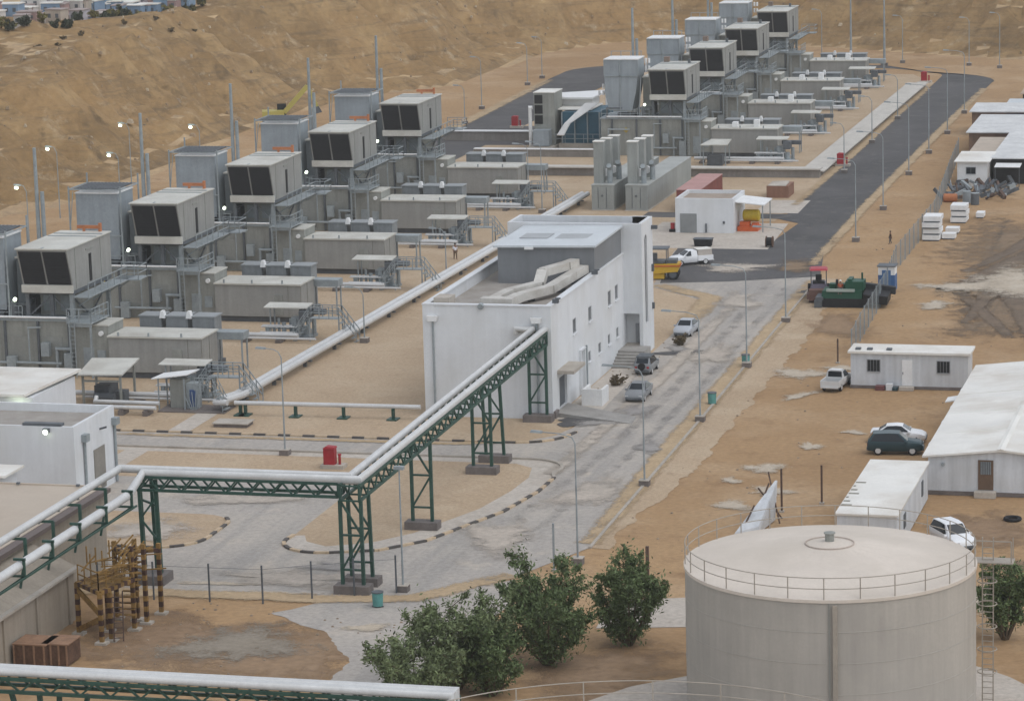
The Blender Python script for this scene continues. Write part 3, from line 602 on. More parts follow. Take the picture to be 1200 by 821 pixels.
# the nearest set has a taller double canopy with cabinets, and a stair down to the yard
t = T('control_cabinet_shelter', 'grey control cabinets with a tilted double canopy at the corner of the long pipe', 'shelter', (-85.8, 222.6, 0))
MB().hexa([(-88.3, 221.2, 2.5), (-85.6, 221.8, 2.75), (-85.4, 224.0, 2.75), (-88.1, 223.4, 2.5), (-88.3, 221.2, 2.58), (-85.6, 221.8, 2.83), (-85.4, 224.0, 2.83), (-88.1, 223.4, 2.58)]).build('canopy', M_whiter, t)
b = MB().box(-87.2, -85.9, 222.2, 223.2, .1, 2.3); b.build('cabinet', M_encl, t)
MB().box(-85.8, -84.9, 222.0, 222.9, .1, 2.1).build('cabinet', M_steel, t)
MB().box(-85.5, -85.05, 221.9, 222.0, .3, 1.6).build('blue_door', mat('blue_panel_paint', (.05, .09, .2), .6), t)
b = MB()
for x in (-87.9, -85.8):
    for y in (221.6, 223.4): b.bar((x, y, 0), (x, y, 2.5), .09)
for k in range(5): b.tube([(-85.9+k*.33, 221.7, 1.5-.1*abs(k-2)), (-85.3+.1*k, 221.6, .1)], .035, 6)
b.each('post', M_steel, t)
b = MB()
for y in (221.2, 222.2): b.rail([(-84.8, y, 1.7), (-83.4, y, 1.7), (-82.6, y, .1)], 1.0, .7, .05)
for i in range(6): b.box(-83.4+i*.15, -83.1+i*.15, 221.2, 222.2, 1.6-.27*i, 1.66-.27*i)
b.build('stair', M_steel, t)
MB().box(-87.8, -82.4, 220.9, 223.6, .02, .12).build('base_slab', M_conc_d, t)
t = T('equipment_canopy', 'pale sloping shelter roof in front of the nearest generator, beside the white shed', 'canopy', (-93, 223.5, 0))
MB().hexa([(-94.2, 220.9, 2.7), (-90.7, 221.3, 2.7), (-91.2, 226.2, 3.0), (-95.0, 225.8, 3.0), (-94.2, 220.9, 2.82), (-90.7, 221.3, 2.82), (-91.2, 226.2, 3.12), (-95.0, 225.8, 3.12)]).build('roof', M_beige_roof, t)
b = MB()
for x, y in ((-94, 221.4), (-91, 221.6), (-91.5, 225.7), (-94.6, 225.5)): b.bar((x, y, 0), (x, y, 2.8), .16)
b.bar((-94, 221.4, 2.2), (-91, 221.6, 2.2), .14); b.each('post', M_encl, t)
MB().box(-93.6, -92.4, 222.6, 224.6, .1, 1.6).box(-92.1, -91.3, 223, 224, .1, 1.1).tube([(-93.4, 222.2, .8), (-91.8, 222.2, .8)], .35, 10).each('pump', M_steel_d, t)
t = T('insulated_pipe', 'pair of low silver pipes running left from the control cabinets', 'pipe', (-91, 219.9, 0))
MB().tube([(-97, 219.6, .62), (-87.4, 219.6, .62)], .16, 10).tube([(-92.6, 220.6, 1.2), (-92.6, 220.3, .85), (-87.4, 220.3, .85)], .16, 10).build('pipe', M_silver, t)
b = MB()
for x in (-96, -93.2, -90.2, -88.2): b.box(x-.2, x+.2, 219.3, 220.6, 0, .42)
b.each('support', M_conc_d, t)
t = T('insulated_pipe', 'long silver pipe pair on short posts running along the left hand row of generators', 'pipe', (-82, 260, 0))
pp = [(-83.0, 222.0, .85), (-82.3, 224.2, .85), (-80.6, 331, .85)]
MB().tube([(x-.3, y, z) for x, y, z in pp], .28, 10).tube([(x+.3, y, z) for x, y, z in pp], .28, 10).tube([(-83.2, 222.2, .85), (-83.2, 221.4, .85), (-82.2, 221.2, .85)], .22, 10).build('pipe', M_silver, t)
b = MB()
for i in range(15):
    y = 224.5+i*7.4; x = -82.3+1.7*(y-224)/107; b.box(x-.6, x+.6, y-.15, y+.15, .45, .57).box(x-.14, x+.14, y-.14, y+.14, 0, .45)
b.each('support', M_steel_d, t)
t = T('insulated_pipe', 'silver pipe on four green posts crossing the gravel to the white control building', 'pipe', (-74, 220.9, 0))
MB().tube([(-81.4, 220.6, 1.0), (-66.8, 220.9, 1.0)], .17, 10).build('pipe', M_silver, t)
b = MB()
for x in (-81.0, -80.6, -76.6, -72.8, -68.9): b.box(x-.1, x+.1, 220.6, 220.9, .12, .85).box(x-.4, x+.4, 220.2, 221.2, .02, .12)
b.each('post', M_green, t)
t = T('concrete_plinth', 'low square concrete plinth on the gravel near the corner of the long pipe', 'plinth', (-80.2, 216.9, 0)); MB().box(-81.6, -79.0, 216.4, 217.9, .02, .28).build('block', M_conc_d, t); MB().box(-81.7, -78.9, 216.3, 218.0, .28, .36).build('cover', M_conc, t)

t = T('equipment_canopy', 'pale canopy standing left of the long one before the nearest far generator', 'canopy', (-72, 360.5, 0), GRP['can'])
MB().hexa([(-73.4, 358.6, 2.55), (-70.2, 358.8, 2.55), (-70.4, 362.4, 2.75), (-72.8, 362.4, 2.75), (-73.4, 358.6, 2.65), (-70.2, 358.8, 2.65), (-70.4, 362.4, 2.85), (-72.8, 362.4, 2.85)]).build('roof', M_beige_roof, t)
b = MB()
for x, y in ((-73.1, 359), (-70.5, 359.1), (-72.6, 362), (-70.6, 362)): b.bar((x, y, 0), (x, y, 2.6), .12)
b.each('post', M_steel, t); MB().box(-72.8, -71, 359.6, 361, .1, 1.3).build('pump', M_steel_d, t)

# ------------------------------------------------------------------ control building
M_wwin = mat('grey_window_frame', (.33, .34, .35), .5)
M_roofgrav = mat('gravel_roof', (.33, .305, .275), .95, .12, .6, tint=(.27, .24, .21))
M_ltroof = mat('pale_grey_sheet_roof', (.52, .55, .57), .45, .07, .5)
t = T('control_building', 'white two storey control building with a grey roof storey and an arched stair tower', 'building', (-62, 234, 0))
X0, X1, Y0, Y1, HH = -66.8, -57.0, 222.4, 247.0, 8.5
wl = MB()
wl.box(X0, X1, Y0, Y0+.3, 0, HH)                       # front
# right wall with openings: columns between window bays at two heights
opsR = [(229.2, 230.3, 5.15, 6.3), (234.3, 235.4, 5.15, 6.3), (241.0, 242.1, 5.15, 6.35), (243.5, 244.6, 5.2, 6.4),
        (234.0, 234.8, 2.05, 2.85), (237.4, 238.3, 2.05, 2.85), (240.7, 241.5, 2.1, 2.9), (243.7, 244.5, 2.1, 2.9), (224.6, 227.0, .35, 2.7), (231.2, 232.1, .2, 3.4)]
ys = sorted({Y0+.3, Y1, *[v for o in opsR for v in o[:2]]})
for a, c in zip(ys, ys[1:]):
    mid = (a+c)/2; cuts = sorted([(o[2], o[3]) for o in opsR if o[0] < mid < o[1]]); z = 0
    for lo, hi in cuts:
        if lo > z: wl.box(X1-.3, X1, a, c, z, lo)
        z = hi
    wl.box(X1-.3, X1, a, c, z, HH)
wl.box(X0, X0+.3, Y0+.3, Y1, 0, HH).box(X0+.3, X1-.3, Y1-.3, Y1, 0, 7.6).box(X0-.08, X1+.08, Y0-.08, Y0+.42, HH, HH+.1).box(X1-.42, X1+.08, Y0+.42, Y1, HH, HH+.1).box(X0-.08, X0+.42, Y0+.42, Y1, HH, HH+.1)
wl.box(X0-.04, X0+.9, Y0-.05, Y0, 0, HH).box(X1-.9, X1+.03, Y0-.05, Y0, 0, HH)
wl.build('wall', M_white, t)
MB().box(X0+.3, X1-.3, Y0+.3, Y1-.3, 7.5, 7.62).build('flat_roof', M_roofgrav, t)
for o in opsR[:8]:
    f = MB(); a, c, lo, hi = o
    f.box(X1-.14, X1-.05, a, a+.07, lo, hi).box(X1-.14, X1-.05, c-.07, c, lo, hi).box(X1-.14, X1-.05, a+.07, c-.07, lo, lo+.07).box(X1-.14, X1-.05, a+.07, c-.07, hi-.07, hi).box(X1-.14, X1-.05, (a+c)/2-.03, (a+c)/2+.03, lo+.07, hi-.07)
    f = f.build('window', M_wwin, t); MB().box(X1-.2, X1-.15, a, c, lo, hi).build('pane', mat('grey_window_pane', (.10, .11, .12), .25), f); MB().box(X1, X1+.12, a-.1, c+.1, lo-.1, lo-.02).build('sill', M_white, f)
d = MB().box(X1-.25, X1-.2, 224.6, 227, .35, 2.7).build('door', M_steel_d, t)
MB().box(X1-.22, X1-.16, 231.2, 232.1, .2, 3.4).build('tall_window', M_wwin, t)
MB().box(X1, X1+1.3, 224.0, 227.6, 3.15, 3.4).build('door_canopy', M_conc, t)
MB().box(X1, X1+.22, 230.9, 232.4, 3.5, 3.62).box(X1, X1+.2, 230.9, 231.1, .2, 3.5).box(X1, X1+.2, 232.2, 232.4, .2, 3.5).build('window_surround', M_white, t)
for x, y in ((X0+.75, Y0-.12), (X1-1.05, Y0-.12)):
    dp = MB().cyl(x, y, .1, HH-1.2, .08, 8).build('downpipe', M_steel, t); MB().extr([(x-.32, HH-1.2), (x+.32, HH-1.2), (x+.42, HH-.8), (x-.42, HH-.8)], 'y', y-.22, y+.06).build('hopper', M_whiter, dp)
MB().cyl(X1+.12, 233.0, .1, 3.6, .08, 8).build('downpipe', M_steel, t)
for y in (223.6, 236.2): MB().box(X1-.1, X1+.35, y-.18, y+.18, HH+.1, HH+.4).box(X1+.1, X1+.5, y-.08, y+.08, HH+.4, HH+.5).each('roof_spotlight', M_steel_d, t)
MB().tube([(-62.3, Y0-.25, HH-.05), (-62.3, Y0+.1, HH+.02)], .22, 12).each('roof_spotlight', M_steel, t)
MB().box(X0+.7, X0+1.9, Y0+.5, Y0+2.2, 7.62, 8.95).build('roof_box', M_conc, t)
# grey roof storey
g = MB().box(-64.9, X1-.08, 237.0, 246.3, 7.62, 10.55); g = g.build('roof_storey', M_grey_pent, t)
rf = MB().hexa([(-65.2, 236.7, 10.5), (X1+.1, 236.7, 10.62), (X1+.1, 246.4, 10.72), (-65.2, 246.4, 10.6), (-65.2, 236.7, 10.66), (X1+.1, 236.7, 10.78), (X1+.1, 246.4, 10.88), (-65.2, 246.4, 10.76)])
rf.build('roof', M_ltroof, g)
for x0, x1 in ((-63.9, -61.6), (-61.0, -58.4)): MB().hexa([(x0, 240.0, 10.73), (x1, 240.0, 10.75), (x1+.05, 242.2, 10.79), (x0+.05, 242.2, 10.77), (x0, 240.0, 10.77), (x1, 240.0, 10.79), (x1+.05, 242.2, 10.83), (x0+.05, 242.2, 10.81)]).build('skylight', mat('skylight_grey', (.24, .25, .26), .3), g)
MB().box(-62.6, -61.9, 236.5, 236.75, 10.42, 10.6).build('roof_light', M_whiter, g)
# stair tower with its deep parapet
tw = MB()
TX0, TX1, TY0, TY1, TH = -66.6, -55.4, 246.5, 250.6, 11.0
tw.box(TX0, TX1-.3, TY0, TY0+.25, 3.6, TH).box(X1, TX1-.3, TY1-.25, TY1, 0, TH).box(TX0, TX0+.25, TY0+.25, TY1, 3.6, TH)
# right face with a tall round-headed slot
def slot_wall(b, x0, x1, ya, yb, z0, z1, sy, sw, sz0, sz1):
    b.box(x0, x1, ya, sy-sw, z0, z1); b.box(x0, x1, sy+sw, yb, z0, z1); b.box(x0, x1, sy-sw, sy+sw, z0, sz0)
    pr = [(sy-sw, z1), (sy-sw, sz1)]+[(sy-sw*math.cos(math.pi*i/10), sz1+sw*math.sin(math.pi*i/10)) for i in range(1, 10)]+[(sy+sw, sz1), (sy+sw, z1)]
    for (y, z), (y2, z2) in zip(pr[1:], pr[2:]):
        if abs(y2-y) > 1e-6: b.hexa([(x0, y, z), (x1, y, z), (x1, y2, z2), (x0, y2, z2), (x0, y, z1), (x1, y, z1), (x1, y2, z1), (x0, y2, z1)])
slot_wall(tw, TX1-.3, TX1, TY0, TY1, 0, TH, 248.0, .48, 2.6, 9.4)
tw.box(X1, TX1-.3, TY0, TY0+.2, 0, .5).box(TX0+.25, TX1-.3, TY0+.25, TY1-.25, 3.6, 3.8).box(TX0+.25, TX1-.3, TY1-.25, TY1, 3.6, TH-.02)
tw = tw.build('stair_tower', M_white, t)
MB().box(TX1-.22, TX1-.16, 247.5, 248.5, 2.6, 9.9).box(TX1-.15, TX1-.1, 247.97, 248.03, 2.6, 9.6).build('arched_window', M_glass, tw)
MB().box(TX0+.26, TX1-.31, TY0+.26, TY1-.26, 10.2, 10.3).build('tower_roof', M_steel_d, tw)
MB().box(X1-.3, TX1-.31, 247.7, 247.85, 0, 3.6).build('porch_wall', M_white, tw); MB().box(X1-.3, X1-.02, 247.01, 247.69, 0, 3.6).build('porch_side_wall', M_white, tw); MB().box(X1+.7, X1+1.25, 247.64, 247.7, .98, 2.6).build('entrance_door', mat('grey_door_paint', (.30, .31, .32), .5), tw); MB().box(X1-.02, TX1-.31, 246.75, 247.69, .5, .97).build('porch_floor', M_conc, tw)
MB().box(TX1, TX1+.5, TY1-.5, TY1-.2, 10.0, 10.3).box(TX1, TX1+.18, 250.0, 250.25, 6.5, 7.1).box(TX1, TX1+.18, 250.0, 250.25, 3.4, 3.9).each('wall_lamp', M_steel_d, tw)
st = MB()
for i in range(6): st.box(X1+.01, X1+2.2, 241.6+i*.5, 246.4, .02+.16*i, .02+.16*(i+1))
st.build('entrance_steps', mat('grey_step_concrete', (.30, .285, .265), .85, .15, .8), t)
MB().box(X1+1.0, X1+2.6, 227.4, 227.6, .02, 1.3).box(X1+1.0, X1+1.2, 227.6, 229.6, .02, 1.25).box(X1+2.4, X1+2.6, 227.6, 229.6, .02, 1.25).build('planter_wall', M_whiter, t)
MB().hexa([(X1+.05, 223.2, .0), (X1+6.2, 221.6, .03), (X1+6.0, 224.0, .03), (X1+.05, 226.8, .0), (X1+.05, 223.2, .36), (X1+6.2, 221.6, .06), (X1+6.0, 224.0, .06), (X1+.05, 226.8, .36)]).build('entrance_ramp', mat('grey_step_concrete', (.30, .285, .265)), t)
# roof ducts
t2 = T('roof_air_duct', 'pair of pale angular air ducts lying on the flat roof of the control building', 'air duct', (-61, 231, 7.6))
def duct(pts, w, h):
    b = MB()
    for p, q in zip(pts, pts[1:]): b.bar(p, q, w, h)
    return b
M_duct = mat('pale_duct_lagging', (.52, .50, .46), .7, .12, .8, tint=(.40, .37, .33))
duct([(-62.4, 225.6, 8.2), (-62.0, 229.5, 8.25), (-60.3, 232.0, 8.4), (-60.4, 233.6, 9.15), (-59.0, 235.6, 9.35), (-58.6, 236.9, 9.4)], .8, .62).build('duct', M_duct, t2)
duct([(-61.2, 225.4, 8.2), (-60.8, 228.0, 8.2), (-59.2, 231.0, 8.3), (-58.3, 234.6, 8.75), (-57.9, 236.9, 8.9)], .8, .62).build('duct', M_duct, t2)
MB().box(-63.0, -60.5, 224.6, 225.6, 7.62, 8.65).build('intake_box', M_duct, t2)
b = MB()
for x, y in ((-62.4, 226), (-60.9, 226), (-61.9, 229), (-60.4, 229.5), (-60.4, 233), (-58.9, 233.3)): b.box(x-.4, x+.4, y-.05, y+.05, 7.62, 8.0)
b.each('support', M_steel_d, t2)

# ------------------------------------------------------------------ white building, shed and long building at the left
t = T('white_plant_building', 'white flat roofed building with parapet and grey side door at the left edge', 'building', (-92, 195, 0))
b = MB(); bx0, bx1, by0, by1, bh = -104, -82.3, 191.8, 199.0, 5.4
b.box(bx0, bx1, by0, by0+.25, 0, bh).box(bx1-.25, bx1, by0+.25, by1, 0, bh).box(bx0, bx1-.25, by1-.25, by1, 0, bh).box(bx0, bx0+.25, by0+.25, by1-.25, 0, bh)
b.build('wall', M_white, t)
MB().box(bx0+.25, bx1-.25, by0+.25, by1-.25, 4.75, 4.85).build('flat_roof', M_roofgrav, t)
MB().box(bx1, bx1+.06, 195.0, 196.9, .2, 3.1).build('door', mat('grey_beige_door', (.23, .215, .19), .6), t)
MB().box(bx1+.06, bx1+.75, 195.9, 196.5, .9, 1.0).build('door_shelf', M_steel, t)
MB().tube([(bx1, 196.3, 4.3), (bx1+.5, 196.3, 4.45)], .07, 8).build('lamp_arm', M_steel_d, t)
for y in (193.3, 198.7):
    dp = MB().cyl(bx1+.12, y, .1, 4.1, .1, 8).build('downpipe', M_steel, t); MB().box(bx1, bx1+.4, y-.3, y+.3, 4.1, 4.6).build('hopper', M_steel, dp)
l = MB().box(-84.4, -84.0, by0-.3, by0, 5.0, 5.3).build('wall_lamp', M_steel_d, t); MB().tube([(-84.2, by0-.4, 5.05), (-84.2, by0-.3, 5.1)], .17, 12).build('lamp_glass', M_lamp, l)
MB().box(-86.0, -83.2, by0+.05, by0+.6, bh, bh+.18).build('parapet_patch', M_steel_d, t)
t = T('white_shed', 'low shed with a broad pale sloping roof behind the white plant building', 'shed', (-97, 214, 0))
MB().box(-106, -93.2, 210.0, 218.0, 0, 3.3).build('wall', M_white, t)
MB().hexa([(-106.5, 209.5, 3.42), (-93.6, 209.5, 3.42), (-92.8, 218.4, 3.6), (-106.5, 218.4, 3.6), (-106.5, 209.5, 3.62), (-93.6, 209.5, 3.62), (-92.8, 218.4, 3.8), (-106.5, 218.4, 3.8)]).build('roof', M_roofw, t)
MB().box(-94.2, -93.8, 209.2, 209.5, 2.7, 2.95).tube([(-94.5, 209.2, 2.8), (-94.5, 209.35, 2.8)], .2, 12).each('wall_lamp', M_lamp, t)
t = T('long_plant_building', 'long beige building with a flat pinkish roof under the silver pipes at bottom left', 'building', (-84, 150, 0))
M_pink = mat('pinkish_roof_sheet', (.47, .40, .325), .85, .06, .3, tint=(.42, .35, .28)); M_bwall = mat('beige_block_wall', (.33, .285, .23), .85, .08, .4, .15)
MB().box(-112, -74.2, 96, 177.2, 0, 4.85).build('wall', M_bwall, t)
MB().box(-112.3, -74.5, 95.6, 177.5, 4.85, 5.0).box(-112.3, -74.5, 177.3, 177.5, 5.0, 5.08).build('roof', M_pink, t)
MB().box(-74.5, -73.9, 95.6, 177.5, 4.7, 4.96).build('gutter', mat('dark_gutter', (.15, .12, .11), .7), t)
b = MB()
for i in range(26): b.box(-74.75, -74.6, 102+i*3.0, 102.16+i*3.0, 5.0, 5.1)
for i in range(9): b.box(-108+i*4, -107.8+i*4, 177.0, 177.2, 5.08, 5.2)
b.each('roof_fixing', M_steel_d, t)
MB().hexa([(-74.2, 96, 4.3), (-71.4, 96, 2.95), (-71.4, 165.6, 2.95), (-74.2, 165.6, 4.3), (-74.2, 96, 4.42), (-71.2, 96, 3.05), (-71.2, 165.8, 3.05), (-74.2, 165.8, 4.42)]).build('lean_to_roof', M_bwall, t)
MB().extr([(-74.2, 0), (-71.5, 0), (-71.5, 2.95), (-74.2, 4.3)], 'y', 96, 165.5).build('lean_to_wall', M_bwall, t)
b = MB()
for i in range(15): b.box(-71.5, -71.38, 100+i*4.6, 100.35+i*4.6, 0, 2.9)
b.each('pilaster', M_bwall, t)
MB().box(-71.5, -71.15, 96, 165.8, 3.05, 3.2).build('coping', M_conc, t)
t = T('small_flat_roof_building', 'small lower block with a pale flat roof in front of the white building', 'building', (-90, 179, 0))
MB().box(-100, -81.4, 177.75, 180.3, 0, 5.3).build('wall', M_white, t); MB().box(-100.2, -81.0, 177.6, 180.6, 5.3, 5.45).build('roof', M_roofw, t)

# ------------------------------------------------------------------ green pipe bridge
def truss(b, p, q, ztop, zbot, n, w=.13):
    p = Vector(p); q = Vector(q)
    A = lambda f, z: Vector((p.x+(q.x-p.x)*f, p.y+(q.y-p.y)*f, z))
    b.bar(A(0, ztop), A(1, ztop), w*1.3).bar(A(0, zbot), A(1, zbot), w*1.3)
    for i in range(n):
        b.bar(A(i/n, zbot), A((i+.5)/n, ztop), w*.75); b.bar(A((i+.5)/n, ztop), A((i+1)/n, zbot), w*.75)
    b.bar(A(0, zbot), A(0, ztop), w); b.bar(A(1, zbot), A(1, ztop), w)
def tower(t, x0, x1, y, ztop, lean=0, plinth=True, z0=.55):
    for x in (x0, x1): MB().bar((x, y+lean, z0), (x, y, ztop), .2).build('leg', M_green, t)
    b = MB(); n = 2; h = (ztop-z0-.9)/n
    for i in range(n):
        za, zc = z0+.9+i*h, z0+.9+(i+1)*h
        p, q = ((x0, x1) if i % 2 == 0 else (x1, x0)); f = lambda z: y+lean*(1-(z-z0)/(ztop-z0))
        b.bar((p, f(za), za), (q, f(zc), zc), .12); b.bar((x0, f(za), za), (x1, f(za), za), .12)
    b.build('brace', M_green, t)
    if plinth: MB().box(x0-.45, x1+.45, y+lean-.5, y+lean+.5, 0, z0).build('plinth', M_conc_d, t)
t = T('pipe_bridge', 'tall green steel pipe bridge with zigzag trusses and braced legs crossing the yard', 'pipe bridge', (-57, 174, 0))
b = MB(); truss(b, (-70.7, 173.95), (-57.9, 173.95), 6.6, 5.8, 9); truss(b, (-70.7, 175.05), (-57.9, 175.05), 6.6, 5.8, 9)
for i in range(10): x = -70.7+i*1.42; b.bar((x, 173.95, 6.6), (x, 175.05, 6.6), .1).bar((x, 173.95, 5.8), (x, 175.05, 5.8), .1)
b.build('short_span', M_green, t)
bxo = lambda y: -.85*(y-173.5)/49   # the long span runs slightly askew
b = MB(); truss(b, (-57.65, 173.5), (-57.65+bxo(222.3), 222.3), 6.6, 5.7, 30); truss(b, (-56.45, 173.5), (-56.45+bxo(222.3), 222.3), 6.6, 5.7, 30)
for i in range(31): y = 173.5+i*1.626; o_ = bxo(y); b.bar((-57.65+o_, y, 6.6), (-56.45+o_, y, 6.6), .1).bar((-57.65+o_, y, 5.7), (-56.45+o_, y, 5.7), .1)
b.build('long_span', M_green, t)
for y, ln in ((173.6, 0), (175.2, .3), (189.2, 0), (204.8, 0), (207.6, .7), (221.6, 0), (222.6, .5)): tower(t, -57.7+bxo(y), -56.4+bxo(y), y, 5.7, ln)
for x, y in ((-70.6, 174.0), (-69.6, 174.2), (-71.2, 175.6), (-70.3, 175.3)): MB().bar((x+.1, y, .5), (x, y, 6.4), .2).build('leg', M_green, t)
b = MB().bar((-70.6, 174, 2.2), (-71.2, 175.6, 3.8), .12).bar((-71.2, 175.6, 3.8), (-70.6, 174, 5.2), .12).bar((-70.6, 174, 4.0), (-69.6, 174.2, 5.3), .12).bar((-69.6, 174.2, 2.6), (-70.6, 174, 4.0), .12).bar((-71.2, 175.6, 4.8), (-69.6, 174.2, 4.8), .12); b.build('brace', M_green, t)
MB().box(-71.2, -69.0, 173.2, 174.9, 0, .6).build('plinth', M_conc_d, t)
b = MB()
for i in range(14):
    y = 171.5-i*4.0
    b.bar((-72.7, y, 6.38), (-71.7, y, 6.38), .14).bar((-71.75, y, 6.38), (-71.75, y, 5.0), .16).bar((-71.9, y, 5.35), (-70.0, y, 5.35), .12).bar((-70.1, y, 5.35), (-70.1, y, 6.3), .14).bar((-70.7, y, 6.3), (-70.0, y, 6.3), .14)
    b.bar((-70.1, y, 5.35), (-72.6, y, 3.65), .12).bar((-71.8, y, 5.3), (-72.2, y, 3.5), .12)
b.bar((-70.0, 172, 5.3), (-70.0, 120, 5.3), .1); b.build('bracket', M_green, t)
t = T('insulated_pipe', 'upper silver pipe on the green pipe bridge, on the inner side of its bend', 'pipe', (-57.4, 175, 6.5))
MB().tube([(-59.6, 222.2, 6.5), (-59.6, 222.2, 6.85), (-58.3, 222.2, 6.85), (-57.45, 174.9, 6.85), (-72.15, 174.9, 6.85), (-72.3, 120, 6.6)], .18, 12).build('pipe', M_silver, t, smooth=True)
t = T('insulated_pipe', 'silver pipe on the green pipe bridge, on the outer side of its bend', 'pipe', (-56.7, 174.2, 6.5))
MB().tube([(-57.45, 222.6, 6.2), (-57.45, 222.6, 6.85), (-56.6, 174.05, 6.85), (-70.3, 174.05, 6.85), (-70.4, 171.8, 6.0), (-70.4, 120, 5.75)], [.19, .19, .19, .19, .27, .27], 12).build('pipe', M_silver, t, smooth=True)
# lower bridge crossing the bottom of the picture
t = T('pipe_bridge', 'lower pipe bridge with a silver top crossing the bottom left foreground', 'pipe bridge', (-50, 128.5, 0))
b = MB(); truss(b, (-70, 128.0), (-37.7, 128.0), 8.35, 7.75, 22, .12); truss(b, (-70, 129.1), (-37.7, 129.1), 8.35, 7.75, 22, .12)
for i in range(23): x = -70+i*1.468; b.bar((x, 128.0, 8.3), (x, 129.1, 8.3), .1)
b.build('span', M_green, t)
for x in (-57.0, -44.5):
    for dx, dy in ((-1.9, 0), (1.9, 0), (-.5, 0), (.5, 0)): MB().bar((x+dx*.1, 128.5, .4), (x+dx, 128.4, 7.7), .2).build('leg', M_green, t)
    MB().box(x-.9, x+.9, 127.9, 129.2, 0, .5).build('plinth', M_conc_d, t)
t = T('insulated_pipe', 'silver pipe pair lying along the lower pipe bridge at the bottom edge', 'pipe', (-50, 128.5, 8.6))
MB().tube([(-70, 128.25, 8.62), (-37.8, 128.25, 8.62), (-37.8, 128.25, 7.9)], .2, 12).tube([(-70, 128.8, 8.62), (-37.8, 128.8, 8.62), (-37.8, 128.8, 7.9)], .2, 12).build('pipe', M_silver, t, smooth=True)

# ------------------------------------------------------------------ yellow and black scaffold stair
t = T('scaffold_stair', 'rusty yellow and black striped scaffold stair tower beside the long beige building', 'scaffold', (-68.5, 163, 0))
S_y = mat('scaffold_yellow', (.23, .135, .04), .75, .3, 2, rust=(.11, .06, .03)); S_k = mat('scaffold_dark_red', (.06, .03, .022), .75, .2, 2)
def striped(p, q, w=.23, s=.3):
    p = Vector(p); q = Vector(q); n = max(2, int((q-p).length/s)); b = MB()
    for i in range(n): b.bar(p.lerp(q, i/n), p.lerp(q, (i+.98)/n), w, mi=i % 2)
    return b
cs = [(-70.1, 162.6), (-68.0, 160.9), (-67.2, 163.9), (-69.1, 166.0), (-66.9, 167.4), (-67.7, 161.6), (-68.6, 163.4), (-67.0, 165.3), (-67.8, 165.9)]
for i, (x, y) in enumerate(cs):
    h = (3.1, 3.0, 5.0, 4.7, 4.3, 2.9, 3.0, 4.8, 4.9)[i]; striped((x, y, .15), (x, y, h)).each('post', [S_y, S_k], t); MB().box(x-.35, x+.35, y-.3, y+.3, 0, .15).each('footing', M_conc, t)
for p, q in (((-70.1, 162.6, 3.05), (-68.0, 160.9, 3.0)), ((-68.0, 160.9, 3.0), (-67.2, 163.9, 3.0)), ((-69.1, 166.0, 4.3), (-67.2, 163.9, 4.4)), ((-69.1, 166.0, 4.0), (-66.9, 167.4, 3.9)), ((-70.1, 162.6, 3.0), (-69.1, 166.0, 3.0))):
    striped(p, q).build('beam', [S_y, S_k], t)
b = MB(); b.bar((-70.1, 162.6, 2.7), (-68.0, 160.9, 1.7), .14, .3).bar((-70.1, 162.6, .3), (-68.0, 160.9, 1.5), .14, .3); b.build('brace', S_y, t)
MB().slab([(-70.0, 162.6), (-68.1, 161.0), (-67.3, 163.8), (-69.1, 165.9)], 2.95, 3.05).build('platform', S_y, t)
b = MB()
for i in range(12):
    f = i/12; x = -67.5-.35*f; b.box(x-.55, x+.45, 163.4+i*.3, 163.65+i*.3, 1.0+i*.27, 1.05+i*.27)
b.build('stair', S_y, t)
b = MB()
rn = random.Random(2)
for i in range(60):
    x, y = rn.uniform(-69.6, -67.2), rn.uniform(161.5, 166.5); z = rn.uniform(2.9, 4.6); d = rn.choice([(1.1, .5, 0), (.6, 1.1, 0), (0, 0, 1), (.5, .9, .7)])
    b.bar((x, y, z), (x+d[0], y+d[1], z+d[2]), .07)
b.rail([(-70.0, 162.6, 3.05), (-68.1, 161.0, 3.05), (-67.3, 163.8, 3.05), (-69.1, 165.9, 3.05)], 1.1, .8, .06); b.build('guard_rail', S_y, t)
b = MB().bar((-67.4, 161.2, .1), (-67.3, 161.4, 3), .06).bar((-66.9, 161.4, .1), (-66.9, 161.6, 3), .06)
for i in range(9): b.bar((-67.4, 161.2, .3+i*.3), (-66.9, 161.4, .3+i*.3), .05)
b.build('ladder', M_rusty, t)
for i, (x, y, l) in enumerate(((-70.3, 156.9, 'larger brown wooden crate standing against the beige wall at bottom left'), (-68.9, 157.2, 'smaller brown wooden crate by the scaffold stair at bottom left'))):
    t = T('wooden_crate', l, 'crate', (x, y, 0), 'brown crates'); s = (.95, .75)[i]
    MB().box(x-s, x+s, y-.9, y+.9, .1, 1.25).build('box', M_wood, t); bb = MB()
    for k in range(4): bb.box(x-s-.03+k*s*.63, x-s+.07+k*s*.63, y-.94, y-.9, .05, 1.3)
    bb.box(x-s-.05, x+s+.05, y-.95, y+.95, 1.25, 1.32); bb.build('batten', mat('pale_wood', (.27, .16, .10), .85, .2, 2), t)

